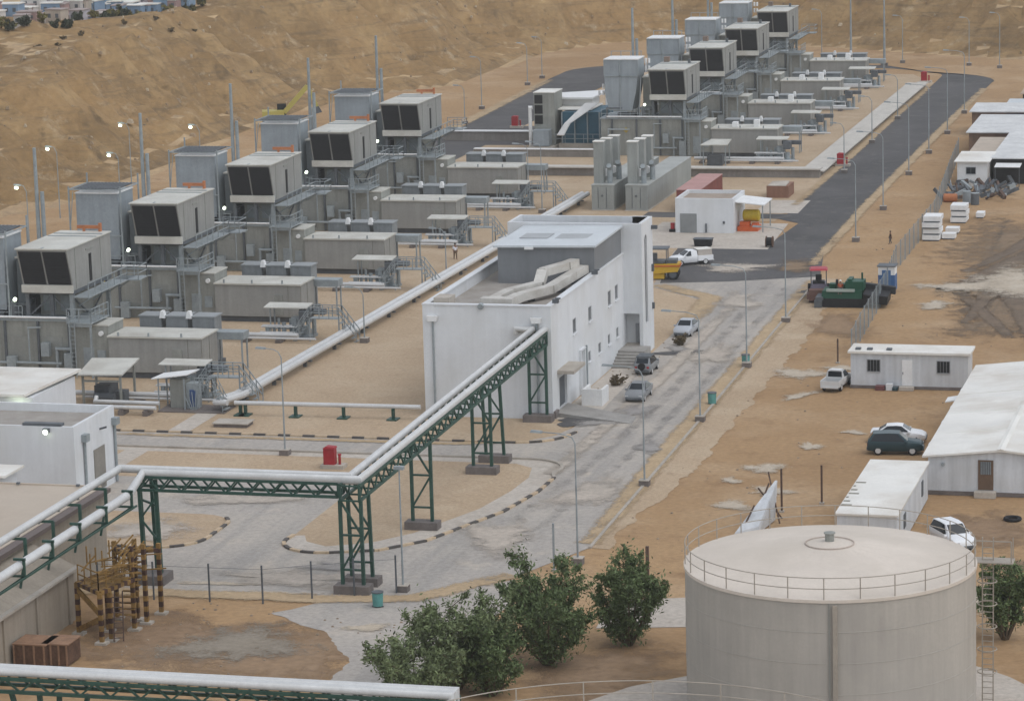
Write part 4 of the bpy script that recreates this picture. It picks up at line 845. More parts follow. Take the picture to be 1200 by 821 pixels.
# ------------------------------------------------------------------ storage tanks
M_tank = mat('tank_grey_beige', (.42, .39, .345), .6, .06, .25, .12, tint=(.37, .345, .31), rust=None); M_trf = mat('tank_roof_dusty', (.62, .55, .475), .75, .07, .3, tint=(.55, .485, .41)); M_rail = mat('tank_rail_paint', (.34, .30, .25), .6)
def tank(label, cx, cy, r, h, cone, full=True):
    t = T('storage_tank', label, 'storage tank', (cx, cy, 0)); n = 72
    MB().cyl(cx, cy, .02, h, r, n).build('shell', M_tank, t, smooth=True)
    b = MB(); vs = [(cx+(r+.06)*math.cos(2*math.pi*i/n), cy+(r+.06)*math.sin(2*math.pi*i/n)) for i in range(n)]
    b.add([(x, y, h-.1) for x, y in vs]+[(x, y, h+.06) for x, y in vs]+[(cx, cy, h+cone)], [(i, (i+1) % n, n+(i+1) % n, n+i) for i in range(n)]+[(n+i, n+(i+1) % n, 2*n) for i in range(n)])
    b.build('roof', M_trf, t)
    rl = MB(); k = 26; ring = [(cx+(r-.02)*math.cos(2*math.pi*i/k), cy+(r-.02)*math.sin(2*math.pi*i/k)) for i in range(k)]
    for i, (x, y) in enumerate(ring): rl.bar((x, y, h+.05), (x, y, h+1.15), .05)
    for z in (.6, 1.15): rl.tube([(cx+(r-.02)*math.cos(2*math.pi*i/72), cy+(r-.02)*math.sin(2*math.pi*i/72), h+z) for i in range(73)], .024, 6, cap=False)
    rl.build('railing', M_rail, t)
    if not full: return t
    b = MB().cyl(cx, cy, h+cone-.05, h+cone+.36, .24, 14).cyl(cx, cy, h+cone+.36, h+cone+.42, .3, 14); b.build('vent', M_encl, t)
    MB().tube([(cx+1.25*math.cos(2*math.pi*i/32), cy+1.25*math.sin(2*math.pi*i/32), h+cone*(1-1.25/r)+.06) for i in range(33)], .03, 6, cap=False).build('vent_ring', mat('vent_ring_paint', (.42, .35, .30), .7), t)
    for z in (1.6, 3.2, 4.8, 6.4): MB().tube([(cx+(r+.004)*math.cos(2*math.pi*i/72), cy+(r+.004)*math.sin(2*math.pi*i/72), z) for i in range(73)], .018, 5, cap=False).build('weld_seam', M_tank, t)
    # seam strip with a ladder facing us, and a caged ladder with pipes on the right
    a = R(-79); dx, dy = math.cos(a), math.sin(a); x, y = cx+r*dx, cy+r*dy; sx, sy = -dy, dx
    b = MB()
    b.bar((x+dx*.1, y+dy*.1, 0), (x+dx*.1, y+dy*.1, h-.2), .22, .14); b.build('cable_duct', M_rail, t)
    MB().bar((x+dx*.05-sx*.28, y+dy*.05-sy*.28, 0), (x+dx*.05-sx*.28, y+dy*.05-sy*.28, h-.1), .05).build('earth_strip', M_encl, t)
    b = MB()
    a = R(12); x, y = cx+(r+.35)*math.cos(a), cy+(r+.35)*math.sin(a)
    for d in (0, .55): b.bar((x+d, y, 0), (x+d, y, h+1.2), .06)
    for i in range(28): b.bar((x, y, .3+i*.31), (x+.55, y, .3+i*.31), .035)
    for z in (2.2, 3.4, 4.6, 5.8, 7.0):
        b.tube([(x+.28+.5*math.cos(q*.524), y-.35+.5*math.sin(q*.524), z) for q in range(13)], .03, 5, cap=False)
    b.box(x-.5, x+1.6, y-.5, y+.6, h-.06, h); b.build('ladder', M_rail, t)
    b = MB().bar((x+1.5, y-.4, h), (x+1.5, y-.4, h+1.1), .06).bar((x-.4, y-.4, h+1.1), (x+1.5, y-.4, h+1.1), .05).bar((x+1.5, y+.5, h), (x+1.5, y+.5, h+1.1), .06); b.build('landing_rail', M_rail, t)
    b = MB()
    for i in range(20):   # radial roof plates lap lightly
        q = 2*math.pi*i/20; b.bar((cx+1.6*math.cos(q), cy+1.6*math.sin(q), h+cone*(1-1.6/r)+.012), (cx+(r-.1)*math.cos(q), cy+(r-.1)*math.sin(q), h+.07), .05, .012)
    b.build('roof_seam', M_trf, t)
    return t
tank('big grey beige storage tank with a pale conical roof and handrail in the right foreground', -25.4, 155.5, 7.43, 8.0, 1.15)
tank('nearer storage tank, of which only the thin roof handrail shows along the bottom edge', -27.6, 117.5, 12.6, 8.05, 1.0, False)

# ------------------------------------------------------------------ cabins and the warehouse at the right
def window(t, x0, x1, y, z0, z1, bars=3):
    f = MB().box(x0-.06, x0, y-.05, y, z0-.06, z1+.06).box(x1, x1+.06, y-.05, y, z0-.06, z1+.06).box(x0, x1, y-.05, y, z1, z1+.06).box(x0, x1, y-.08, y, z0-.06, z0)
    for i in range(1, bars+1): x = x0+(x1-x0)*i/(bars+1); f.box(x-.008, x+.008, y-.045, y-.02, z0, z1)
    f = f.build('window', M_wwin, t); MB().box(x0, x1, y-.015, y, z0, z1).build('pane', M_glass, f); return f
t = T('site_cabin', 'long pale site cabin with two barred windows and a middle door beside the silver pickup', 'cabin', (-32.4, 238, 0))
cb = MB().box(-36.9, -27.9, 236.6, 239.4, .25, 2.75); cb.build('wall', M_cabin, t)
MB().box(-36.95, -27.85, 236.55, 239.45, .02, .25).build('base', M_conc_d, t)
MB().box(-37.1, -27.7, 236.4, 239.6, 2.75, 2.92).build('roof', M_roofw, t)
b = MB()
for x in (-36.4, -35.5, -34.0): b.box(x-.2, x+.2, 237.0, 237.5, 2.92, 3.05)
b.each('roof_vent', M_steel_d, t)
window(t, -35.6, -34.65, 236.6, 1.35, 2.25); window(t, -30.25, -29.3, 236.6, 1.35, 2.25)
d = MB().box(-32.95, -32.15, 236.56, 236.6, .3, 2.3).build('door', M_whiter, t); MB().box(-32.9, -32.84, 236.5, 236.56, 1.2, 1.35).build('handle', M_steel_d, d)
MB().box(-33.1, -32.0, 235.9, 236.55, .02, .28).build('door_step', M_conc, t)
t = T('warehouse', 'long pale warehouse with a low gable roof and brown door at the right edge', 'warehouse', (-21.5, 217, 0))
MB().extr([(-26.6, .3), (-17.0, .3), (-17.0, 2.6), (-21.8, 3.1), (-26.6, 2.6)], 'y', 203.2, 233.0).build('wall', M_cabin, t)
MB().box(-26.65, -16.95, 203.15, 233.05, .02, .3).build('base', M_conc_d, t)
MB().extr([(-26.95, 2.56), (-21.8, 3.1), (-16.6, 2.56), (-16.6, 2.68), (-21.8, 3.24), (-26.95, 2.68)], 'y', 202.9, 233.4).build('roof', M_roofw, t)
b = MB().extr([(-22.05, 3.2), (-21.8, 3.25), (-21.55, 3.2), (-21.55, 3.24), (-21.8, 3.3), (-22.05, 3.24)], 'y', 202.85, 233.4)
for y in (209.5, 216, 222.5, 229): b.hexa([(-26.9, y, 2.68), (-26.9, y+.1, 2.68), (-22, y+.1, 3.22), (-22, y, 3.22), (-26.9, y, 2.695), (-26.9, y+.1, 2.695), (-22, y+.1, 3.24), (-22, y, 3.24)])
b.build('roof_ridge', M_roofw, t)
d = MB().box(-23.3, -22.3, 203.14, 203.2, .45, 2.45).build('door', mat('brown_door_paint', (.14, .09, .06), .6, .15, 1), t)
MB().box(-23.15, -22.45, 203.09, 203.14, 1.5, 2.35).build('door_glass', M_steel_d, d)
b = MB()
for i in range(6): b.box(-23.1+i*.12, -23.07+i*.12, 203.06, 203.09, 1.5, 2.35)
b.build('grille', M_steel, d)
MB().box(-23.5, -22.1, 202.5, 203.14, .02, .42).build('door_step', M_conc, t)
MB().tube([(-25.6, 203.0, 2.1), (-25.6, 203.2, 2.1)], .12, 12).build('wall_fan', M_steel, t)
for i, (y, dz) in enumerate(((209, 0), (216, 0), (221, 0), (227.0, 0))):
    a = MB().box(-27.35, -26.6, y, y+.8, 1.5, 2.05).build('air_conditioner', M_whiter, t); MB().box(-27.38, -27.35, y+.1, y+.7, 1.55, 2.0).build('fan_grille', M_steel_d, a)
MB().hexa([(-27.9, 222.6, 2.05), (-26.6, 222.6, 2.3), (-26.6, 224.2, 2.3), (-27.9, 224.2, 2.05), (-27.9, 222.6, 2.13), (-26.6, 222.6, 2.38), (-26.6, 224.2, 2.38), (-27.9, 224.2, 2.13)]).build('side_canopy', M_whiter, t)
t = T('container_cabin', 'white box cabin with a streaked pale roof between the big tank and the warehouse', 'cabin', (-28.2, 194.5, 0))
MB().box(-30.1, -26.4, 187.0, 201.6, .12, 2.5).build('wall', M_cabin, t)
MB().box(-30.2, -26.3, 186.9, 201.7, 2.5, 2.62).build('roof', M_roofw, t)
b = MB()
for i in range(7): y = 189+i*1.0; b.box(-30.15, -29.5-(i % 3)*.25, y, y+.28, 2.62, 2.635)
b.each('roof_stain', mat('dark_roof_stain', (.22, .21, .17), .9, .3, 2), t)
MB().box(-26.4, -26.34, 198.4, 199.0, 1.0, 2.0).box(-26.4, -26.34, 190.0, 190.8, 1.0, 1.9).each('window', M_steel_d, t)
MB().box(-30.05, -26.45, 187.1, 201.5, .02, .12).build('skid', M_steel_d, t)

# ------------------------------------------------------------------ pump house and what stands round it
t = T('pump_house', 'small white pump house with a grey door and a side canopy beyond the control building', 'building', (-63.2, 313, 0))
b = MB().box(-66.2, -60.2, 310.4, 310.65, 0, 3.55).box(-60.45, -60.2, 310.65, 316.6, 0, 3.55).box(-66.2, -60.45, 316.35, 316.6, 0, 3.55).box(-66.2, -65.95, 310.65, 316.35, 0, 3.55); b.build('wall', M_white, t)
MB().box(-65.95, -60.45, 310.65, 316.35, 3.1, 3.2).build('flat_roof', mat('brownish_flat_roof', (.33, .27, .22), .9), t)
MB().box(-65.7, -64.0, 310.34, 310.4, .05, 2.0).build('door', mat('grey_roller_door', (.24, .25, .25), .6), t)
MB().box(-61.3, -61.1, 310.3, 310.4, 1.0, 1.25).box(-63.1, -62.95, 310.25, 310.4, .1, 1.0).each('switch_box', M_steel_d, t)
MB().hexa([(-60.2, 311.2, 3.05), (-57.2, 311.2, 2.75), (-57.2, 315.8, 2.75), (-60.2, 315.8, 3.05), (-60.2, 311.2, 3.15), (-57.2, 311.2, 2.85), (-57.2, 315.8, 2.85), (-60.2, 315.8, 3.15)]).build('canopy', M_whiter, t)
b = MB()
for y in (311.4, 315.6): b.bar((-57.4, y, 0), (-57.4, y, 2.8), .1)
b.each('canopy_post', M_steel, t)
t = T('water_pump_set', 'yellow tank on an orange pump base under the pump house canopy', 'pump', (-59.3, 313, 0))
MB().box(-60.1, -58.0, 311.8, 313.8, .02, .5).box(-59.9, -58.9, 312.0, 312.9, .5, .95).box(-58.7, -58.1, 312.2, 313.2, .5, .8).build('base', mat('orange_machine_paint', (.55, .11, .03), .5, .1, 2), t)
MB().tube([(-59.7, 313.0, 1.5), (-59.6, 313.0, 1.5), (-58.1, 313.0, 1.5), (-58.0, 313.0, 1.5)], [.45, .6, .6, .45], 16).build('tank', mat('yellow_machine_paint', (.5, .36, .03), .5, .1, 2), t)
t = T('shipping_container', 'rusty red shipping container with a faded pink roof behind the pump house', 'container', (-67.6, 330, 0))
M_cont = ribbed('container_red', (.24, .075, .06), 'y', 6, .7, .6)
MB().box(-68.9, -66.4, 323.9, 336.1, .12, 2.38).build('body', M_cont, t); MB().box(-68.95, -66.35, 323.85, 336.15, 2.38, 2.46).build('roof', mat('faded_pink_roof', (.43, .25, .23), .8, .1, .5), t)
b = MB()
for x in (-68.9, -66.5): b.box(x, x+.12, 323.82, 323.9, .05, 2.38).box(x, x+.12, 336.1, 336.2, .05, 2.38)
b.each('corner_post', M_cont, t)
t = T('brick_stack', 'stack of brown bricks with a pale sheet on top on the concrete slab', 'brick stack', (-60, 337, 0))
MB().box(-61.3, -58.9, 335, 338.6, .02, 1.3).build('bricks', ribbed('brown_brick', (.26, .14, .095), 'z', 3, .9, .6), t); MB().hexa([(-61.2, 335.1, 1.3), (-59.2, 335.1, 1.3), (-59.3, 338, 1.3), (-61.2, 338.2, 1.3), (-61.2, 335.1, 1.36), (-59.2, 335.1, 1.34), (-59.3, 338, 1.5), (-61.2, 338.2, 1.4)]).build('sheet', M_conc, t)
for i, (x0, l) in enumerate(((-78.3, 'left of the two grey diesel generator boxes with three square chimneys each'), (-74.6, 'right of the two grey diesel generator boxes with three square chimneys each'))):
    t = T('diesel_generator', l, 'generator', (x0+1.2, 335, 0), 'diesel generators')
    M_gs = mat('genset_grey_paint', (.30, .315, .30), .6, .1, .4, .15)
    MB().box(x0, x0+2.4, 324.6, 347.5, .1, 2.7).build('body', M_gs, t)
    MB().box(x0-.05, x0+2.45, 324.55, 347.6, 2.7, 2.78).build('roof', mat('genset_roof', (.36, .37, .35), .6), t)
    MB().box(x0-.1, x0+2.5, 324.4, 347.7, .02, .1).build('plinth', M_conc, t)
    for k, (dx, dy) in enumerate(((.1, 1.2), (.38, 3.5), (.66, 5.9))):
        c = MB().box(x0+dx-.1, x0+dx+.95, 324.6+dy, 325.6+dy, 2.78, 7.2).build('chimney', M_gs, t)
        MB().box(x0+dx-.16, x0+dx+1.01, 324.54+dy, 325.66+dy, 7.2, 7.3).build('chimney_cap', M_roofw, c)
    for dx, dy in ((1.7, 1.5), (2.0, 4.5)):
        MB().cyl(x0+dx, 324.6+dy, 2.78, 4.3, .3, 12).tube([(x0+dx, 324.6+dy, 4.3), (x0+dx, 324.1+dy, 4.7)], .28, 10).each('round_vent', M_steel, t)
    for dx, dy in ((.85, 3.4), (1.15, 5.8)): MB().tube([(x0+dx, 324.1+dy, 3.7), (x0+dx, 324.4+dy, 3.7)], .42, 14).each('fan_cover', M_whiter, t)
    b = MB().box(x0+.7, x0+.74, 324.55, 324.6, .3, 2.5).box(x0+1.6, x0+1.64, 324.55, 324.6, .3, 2.5).tube([(x0+1.15, 324.5, 1.6), (x0+1.15, 324.6, 1.6)], .12, 10)
    b.build('door_seam', M_steel_d, t)
t = T('auxiliary_plant', 'blue fronted machine room under stepped white canopies left of the far turbines', 'machine room', (-91, 376, 0))
M_teal = mat('teal_panel_paint', (.035, .10, .145), .5, .15, .6)
MB().box(-93.6, -88.9, 373.5, 381, .8, 4.6).build('wall', M_teal, t)
MB().box(-94, -88.6, 373, 381.4, .05, .8).build('base', M_conc, t)
b = MB()
for x in (-93.6, -92.0, -90.4, -88.9): b.box(x-.07, x+.07, 373.3, 373.5, .8, 4.6)
b.rail([(-95.4, 372.6, .9), (-88.4, 372.6, .9)], 1.1, 1.2, .06); b.build('railing', M_steel, t)
MB().box(-97.4, -90.2, 374.6, 381, 4.7, 4.85).build('canopy', M_roofw, t)
MB().hexa([(-96.4, 377, 5.8), (-90.6, 377, 5.8), (-89.6, 382, 6.2), (-96.4, 382, 5.8), (-96.4, 377, 6.0), (-90.6, 377, 6.0), (-89.6, 382, 6.4), (-96.4, 382, 6.0)]).box(-96.3, -90.8, 378, 381.8, 4.85, 5.8).build('upper_canopy', M_whiter, t)
MB().hexa([(-92.9, 372.3, 3.4), (-92.2, 372.3, 3.4), (-89.0, 373.4, 5.6), (-90.6, 373.4, 5.6), (-92.9, 372.3, 3.5), (-92.2, 372.3, 3.5), (-89.0, 373.4, 5.75), (-90.6, 373.4, 5.75)]).hexa([(-93.9, 371.9, 1.9), (-93.0, 371.9, 1.9), (-92.2, 372.3, 3.45), (-92.9, 372.3, 3.45), (-93.9, 371.8, 2.0), (-93.0, 371.8, 2.0), (-92.2, 372.2, 3.55), (-92.9, 372.2, 3.55)]).build('sloping_canopy', M_whiter, t)
for i, (x, y, z, l) in enumerate(((-97.1, 373, 2.6, 'beige cooling tower box with dark slatted side beside the blue fronted machine room'), (-91.6, 391, 2.6, 'beige cooling tower box with dark slatted side, behind the stepped canopies'))):
    t = T('cooling_tower', l, 'cooling tower', (x+1.4, y+2, 0), 'cooling tower boxes')
    MB().box(x+.1, x+2.7, y, y+4, .6, 7.0).build('casing', M_encl, t); MB().box(x+.05, x+2.75, y-.05, y+4.05, 7.0, 7.1).build('roof', M_roofw, t)
    for k in range(3): MB().box(x+.2, x+1.2, y-.06, y, 3.2+k*1.25, 4.25+k*1.25).build('louvre', M_dark, t)
    MB().box(x+.3, x+2.3, y-1.6, y-.1, .7, 2.6).build('pump_cabinet', M_blue, t); MB().tube([(x-.4, y, .1), (x-.4, y, 5.2), (x-.1, y, 5.2)], .22, 10).build('riser_pipe', M_whiter, t)
    MB().box(x-.3, x+2.9, y-1.8, y+4.2, .02, .6).build('base', M_conc, t)
def hose_box(x, y, label):
    t = T('fire_hose_cabinet', label, 'hose cabinet', (x, y, 0), 'red fire hose cabinets')
    MB().box(x-.4, x+.4, y-.3, y+.3, .3, 1.45).build('cabinet', M_red, t); MB().hexa([(x-.45, y-.35, 1.45), (x+.45, y-.35, 1.45), (x+.45, y+.35, 1.45), (x-.45, y+.35, 1.45), (x-.2, y-.3, 1.6), (x+.4, y-.3, 1.55), (x+.4, y+.3, 1.55), (x-.2, y+.3, 1.6)]).build('lid', M_red, t)
    MB().box(x-.6, x+1.1, y-.5, y+.5, .02, .3).build('slab', M_conc, t); MB().cyl(x+.7, y, .3, .95, .1, 8).cyl(x+.7, y, .95, 1.05, .14, 8).build('hydrant', M_red, t)
hose_box(-68.7, 204.9, 'red fire hose cabinet on the gravel island behind the green pipe bridge')
hose_box(-57.2, 360.4, 'red fire hose cabinet at the near corner of the cable trench beside the black road')
hose_box(-59.0, 447.4, 'red fire hose cabinet at the far bend of the black road')
hose_box(-105.1, 394.2, 'red fire hose cabinet beside the black road behind the left hand row')
for x, y, l, cat, h, r in ((-55.1, 302.4, 'black cable drum standing on the corner of the pump house apron', 'cable drum', 1.0, .5),):
    t = T('cable_drum', l, cat, (x, y, 0)); MB().tube([(x-.35, y, .55), (x-.28, y, .55)], .55, 18).tube([(x+.28, y, .55), (x+.35, y, .55)], .55, 18).each('flange', M_wood, t); MB().tube([(x-.28, y, .55), (x+.28, y, .55)], .42, 18).build('cable', M_black, t)
t = T('black_skip_bin', 'low black bin on the apron behind the covered white pickup', 'bin', (-61.7, 302.3, 0)); MB().hexa([(-62.5, 301.9, .05), (-60.9, 301.9, .05), (-60.9, 302.7, .05), (-62.5, 302.7, .05), (-62.6, 301.8, .75), (-60.8, 301.8, .75), (-60.8, 302.8, .75), (-62.6, 302.8, .75)]).build('bin', M_black, t); MB().box(-62.65, -60.75, 301.75, 302.85, .75, .82).build('lid', M_steel_d, t)
t = T('fire_extinguisher', 'red extinguisher cart left of the pump house door', 'extinguisher', (-66.6, 310.9, 0)); MB().cyl(-66.6, 310.9, .15, .95, .22, 12).build('cylinder', M_red, t); MB().tube([(-66.9, 310.7, .2), (-66.3, 310.7, .2)], .16, 10).build('wheels', M_black, t)
M_bin = mat('turquoise_bin_paint', (.10, .27, .25), .6, .12, 2)
for x, y, l in ((-46.3, 229.2, 'turquoise waste bin at the road edge between two lamp posts'), (-46.5, 244.0, 'turquoise waste bin fixed round the foot of a lamp post'), (-54.7, 170.9, 'pale green waste bin by the near edge of the paved yard')):
    t = T('waste_bin', l, 'bin', (x, y, 0), 'round waste bins'); MB().cyl(x, y, .1, .9, .3, 14, r2=.34).build('body', M_bin, t); MB().cyl(x, y, .9, .96, .36, 14).build('rim', M_steel_d, t); MB().box(x-.35, x+.35, y-.04, y+.04, .02, .1).build('foot', M_steel_d, t)

# ------------------------------------------------------------------ sheds, slab stacks and the mesh fence at the right
M_rustw = mat('brown_board_wall', (.20, .13, .09), .85, .25, .8, .2)
M_ribroof = ribbed('ribbed_white_sheet', (.66, .66, .65), 'x', 4, .5, .5, .14)
def shed(label, x0, x1, y0, y1, h0, h1, roof, wall, cat='shed'):
    t = T('site_shed', label, cat, ((x0+x1)/2, (y0+y1)/2, 0))
    MB().extr([(y0, 0), (y1, 0), (y1, h1), (y0, h0)], 'x', x0, x1).build('wall', wall, t)
    MB().hexa([(x0-.3, y0-.4, h0), (x1+.3, y0-.4, h0), (x1+.3, y1+.3, h1), (x0-.3, y1+.3, h1), (x0-.3, y0-.4, h0+.12), (x1+.3, y0-.4, h0+.12), (x1+.3, y1+.3, h1+.12), (x0-.3, y1+.3, h1+.12)]).build('roof', roof, t)
    b = MB()
    for i in range(4): x = x0+(x1-x0)*(i+.5)/4; b.box(x-.03, x+.03, y0-.42, y1+.3, h0+.13, h0+.16)
    return t
t = shed('small white hut with one dark window at the near end of the sheds', -41.9, -38.6, 345.2, 351.5, 2.7, 2.9, M_roofw, M_whiter, 'hut')
window(t, -40.9, -39.9, 345.2, 1.4, 2.1, 1)
shed('big flat white roofed shed joined to the right of the white hut', -38.2, -30, 347.5, 369, 2.8, 3.1, M_ribroof, M_dark)
shed('low shed with a pale pinkish roof behind the white hut', -41.6, -38.6, 353.5, 367, 2.2, 2.5, mat('dusty_pink_sheet', (.45, .38, .31), .8), M_rustw)
shed('brown boarded shed under a ragged white roof, middle of the row of sheds', -43.6, -30, 370.5, 385.5, 2.7, 2.9, M_ribroof, M_rustw)
t = shed('shed with a bright white roof and blue sheeting on its front, near the road bend', -45.4, -30, 389, 396, 2.9, 3.1, M_ribroof, M_rustw)
MB().box(-41.2, -30, 388.9, 389, .6, 2.7).build('blue_sheeting', mat('blue_tarp', (.02, .05, .16), .6), t)
shed('shed with a grey roof strip between the farther sheds', -42.5, -30, 402, 408, 2.0, 2.2, M_ltroof, M_rustw)
shed('farthest shed with dusty tan roof by the road bend', -42.0, -30, 417, 428, 1.9, 2.3, mat('dusty_tan_sheet', (.42, .33, .25), .85), M_dark)
t = T('sun_shade', 'small white awning on posts in front of the big white roofed shed', 'awning', (-36, 346, 0)); MB().hexa([(-37.8, 344.6, 2.2), (-35.0, 344.6, 2.2), (-35.0, 346.8, 2.35), (-37.8, 346.8, 2.35), (-37.8, 344.6, 2.26), (-35.0, 344.6, 2.26), (-35.0, 346.8, 2.41), (-37.8, 346.8, 2.41)]).build('awning', M_whiter, t)
b = MB()
for x in (-37.7, -35.1): b.bar((x, 344.8, 0), (x, 344.8, 2.2), .08)
b.each('post', M_steel_d, t)
rn = random.Random(11)
jk = [('oil_drum', 'rusty orange drum lying in the scrap below the white hut', 'drum', -41.2, 333.5, M_orange), ('oil_drum', 'blue grey drum standing in the scrap below the white hut', 'drum', -39.4, 333.0, M_blue), ('oil_drum', 'dark drum beside the blue grey drum below the white hut', 'drum', -38.4, 331.8, M_steel_d)]
for n_, l, c, x, y, mm in jk:
    t = T(n_, l, c, (x, y, 0), 'drums by the sheds')
    if mm is M_orange: MB().tube([(x-.7, y, .45), (x+.7, y, .45)], .45, 14).build('shell', mm, t)
    else: MB().cyl(x, y, .02, 1.2, .45, 14).build('shell', mm, t); MB().cyl(x, y, 1.2, 1.26, .47, 14).build('lid', M_steel, t)
b = MB()
for i in range(70):
    x, y = rn.uniform(-42.3, -35.5), rn.uniform(333, 345); s = rn.uniform(.2, .7); a = rn.uniform(0, 3)
    b.bar((x, y, rn.uniform(.1, .5)), (x+s*2*math.cos(a), y+s*2*math.sin(a), rn.uniform(.1, 1.3)), rn.uniform(.06, .5), rn.uniform(.05, .5), rn.choice((0, 0, 1, 2)))
tag(b.build('scrap_heap', [M_steel_d, M_rusty, M_steel]), 'heap of mixed scrap metal and boards in front of the white hut', 'scrap heap', kind='stuff')
for i, (x, y, z, w_, d_, l) in enumerate([(-39.9, 308.5, 0, 1.7, 2.4, 'lowest slab of the tall white stack by the mesh fence'), (-39.85, 308.6, .62, 1.7, 2.4, 'second slab from the bottom of the tall white stack by the mesh fence'), (-39.9, 308.4, 1.24, 1.7, 2.4, 'third slab from the bottom of the tall white stack by the mesh fence'), (-39.8, 308.5, 1.86, 1.7, 2.4, 'top slab of the tall white stack by the mesh fence'),
        (-38.6, 320.0, 0, 1.6, 2.4, 'lowest slab of the farther white stack'), (-38.55, 320.1, .62, 1.6, 2.4, 'middle slab of the farther white stack'), (-38.6, 320.0, 1.24, 1.6, 2.4, 'top slab of the farther white stack'),
        (-38.4, 312.7, 0, 1.3, 1.4, 'single white slab on the ground between the two stacks'), (-38.3, 309.0, 0, 1.3, 1.2, 'single white slab on the ground right of the tall stack'), (-36.8, 323.0, 0, .8, 1.6, 'small white block on the mud right of the farther stack')]):
    t = T('white_slab', l, 'slab', (x, y, z), 'white slabs stacked by the mesh fence')
    MB().box(x-w_/2, x+w_/2, y-d_/2, y+d_/2, z+.14, z+.6).build('slab', M_whiter, t); MB().box(x-w_/2+.08, x+w_/2-.08, y-d_/2+.05, y-d_/2+.2, z+.02, z+.14).box(x-w_/2+.08, x+w_/2-.08, y+d_/2-.2, y+d_/2-.05, z+.02, z+.14).each('bearer', M_steel_d, t)
def mesh_mat():
    mt = bpy.data.materials.new('wire_mesh'); mt.use_nodes = True; nt = mt.node_tree; N = nt.nodes; L = nt.links; b = N['Principled BSDF']
    b.inputs['Base Color'].default_value = (.20, .24, .26, 1); b.inputs['Roughness'].default_value = .6
    tc = N.new('ShaderNodeTexCoord'); mp = N.new('ShaderNodeMapping'); mp.inputs['Rotation'].default_value = (R(45), 0, 0); L.new(tc.outputs['Object'], mp.inputs[0])
    sp = N.new('ShaderNodeSeparateXYZ'); L.new(mp.outputs[0], sp.inputs[0]); prev = None
    for k in ('Y', 'Z'):
        mu = N.new('ShaderNodeMath'); mu.operation = 'MULTIPLY'; mu.inputs[1].default_value = 14; L.new(sp.outputs[k], mu.inputs[0])
        fr = N.new('ShaderNodeMath'); fr.operation = 'FRACT'; L.new(mu.outputs[0], fr.inputs[0]); ls = N.new('ShaderNodeMath'); ls.operation = 'LESS_THAN'; ls.inputs[1].default_value = .2; L.new(fr.outputs[0], ls.inputs[0])
        if prev: mx = N.new('ShaderNodeMath'); mx.operation = 'MAXIMUM'; L.new(prev.outputs[0], mx.inputs[0]); L.new(ls.outputs[0], mx.inputs[1]); prev = mx
        else: prev = ls
    L.new(prev.outputs[0], b.inputs['Alpha']); return mt
M_mesh = mesh_mat()
FP = [(-38.6, 248), (-39.0, 255.3), (-39.9, 277.4), (-40.9, 290), (-41.0, 318.6), (-41.9, 331.5), (-43.4, 352), (-44.5, 368)]
def fence(label, P, h, step, mesh=True, wires=(), post=M_steel):
    t = T('wire_fence', label, 'fence', (P[0][0], P[0][1], 0))
    for p, q in zip(P, P[1:]):
        p = Vector((*p, 0)); q = Vector((*q, 0)); k = max(1, round((q-p).length/step))
        for i in range(k + (q == Vector((*P[-1], 0)))):
            c = p.lerp(q, i/k); MB().bar(c, c+Vector((0, 0, h+.15)), .09).each('post', post, t)
        if mesh: MB().add([(p.x, p.y, .05), (q.x, q.y, .05), (q.x, q.y, h), (p.x, p.y, h)], [(0, 1, 2, 3)]).build('mesh_panel', M_mesh, t)
        if wires:
            b = MB()
            for z in wires: b.bar(p+Vector((0, 0, z)), q+Vector((0, 0, z)), .018)
            b.build('wire', post, t)
    return t
fence('bluish grey mesh fence running along the right side behind the green paver', FP, 2.3, 3.1, wires=(2.3,))
fence('sparse post and wire fence along the near edge of the paved yard', [(-72, 170.2), (-65.0, 170.4), (-61.7, 170.5), (-59.1, 171.9), (-54.5, 174.0)], 2.2, 3.3, False, (2.1,), M_steel_d)
def pole(label, x, y, h, m=M_rusty, r=.06): 
    t = T('fence_post', label, 'post', (x, y, 0)); MB().bar((x, y, 0), (x, y, h), r*2).each('post', m, t); MB().box(x-.15, x+.15, y-.15, y+.15, .0, .12).build('footing', M_conc, t)
pole('tall dark post nearer to the box cabin behind the big tank', -33.1, 199.6, 2.6); pole('tall dark post farther left of the box cabin behind the big tank', -35.3, 197.0, 2.9)
pole('rusty post sticking up behind the rightmost shrub by the tank', -39.9, 177.4, 2.6, M_rusty, .09); pole('thin grey post rising behind the tallest shrub', -46.4, 180.4, 3.0, M_steel)
pole('short post near the fence corner in front of the site cabin', -39.4, 246.0, 2.0); 
t = T('white_sheet_stack', 'tilted white sheet propped on dark poles behind the big tank', 'sheet', (-35.8, 194, 0))
MB().hexa([(-37.2, 190.6, .1), (-35.7, 191.0, .1), (-35.3, 194.6, .1), (-35.45, 194.6, .1), (-37.15, 190.65, .2), (-35.75, 191.1, .5), (-35.2, 195.0, 2.6), (-35.35, 195.0, 2.6)]).build('sheet', M_cabin, t)
b = MB().bar((-36.9, 191.0, 0), (-36.2, 192.2, 1.6), .08).bar((-36.5, 193.0, 0), (-35.6, 194.2, 2.6), .08).bar((-34.9, 194.0, 0), (-35.9, 195.6, 3.0), .08).bar((-35.0, 195.4, 0), (-36.2, 193.6, 2.4), .08); b.each('prop', M_rusty, t)

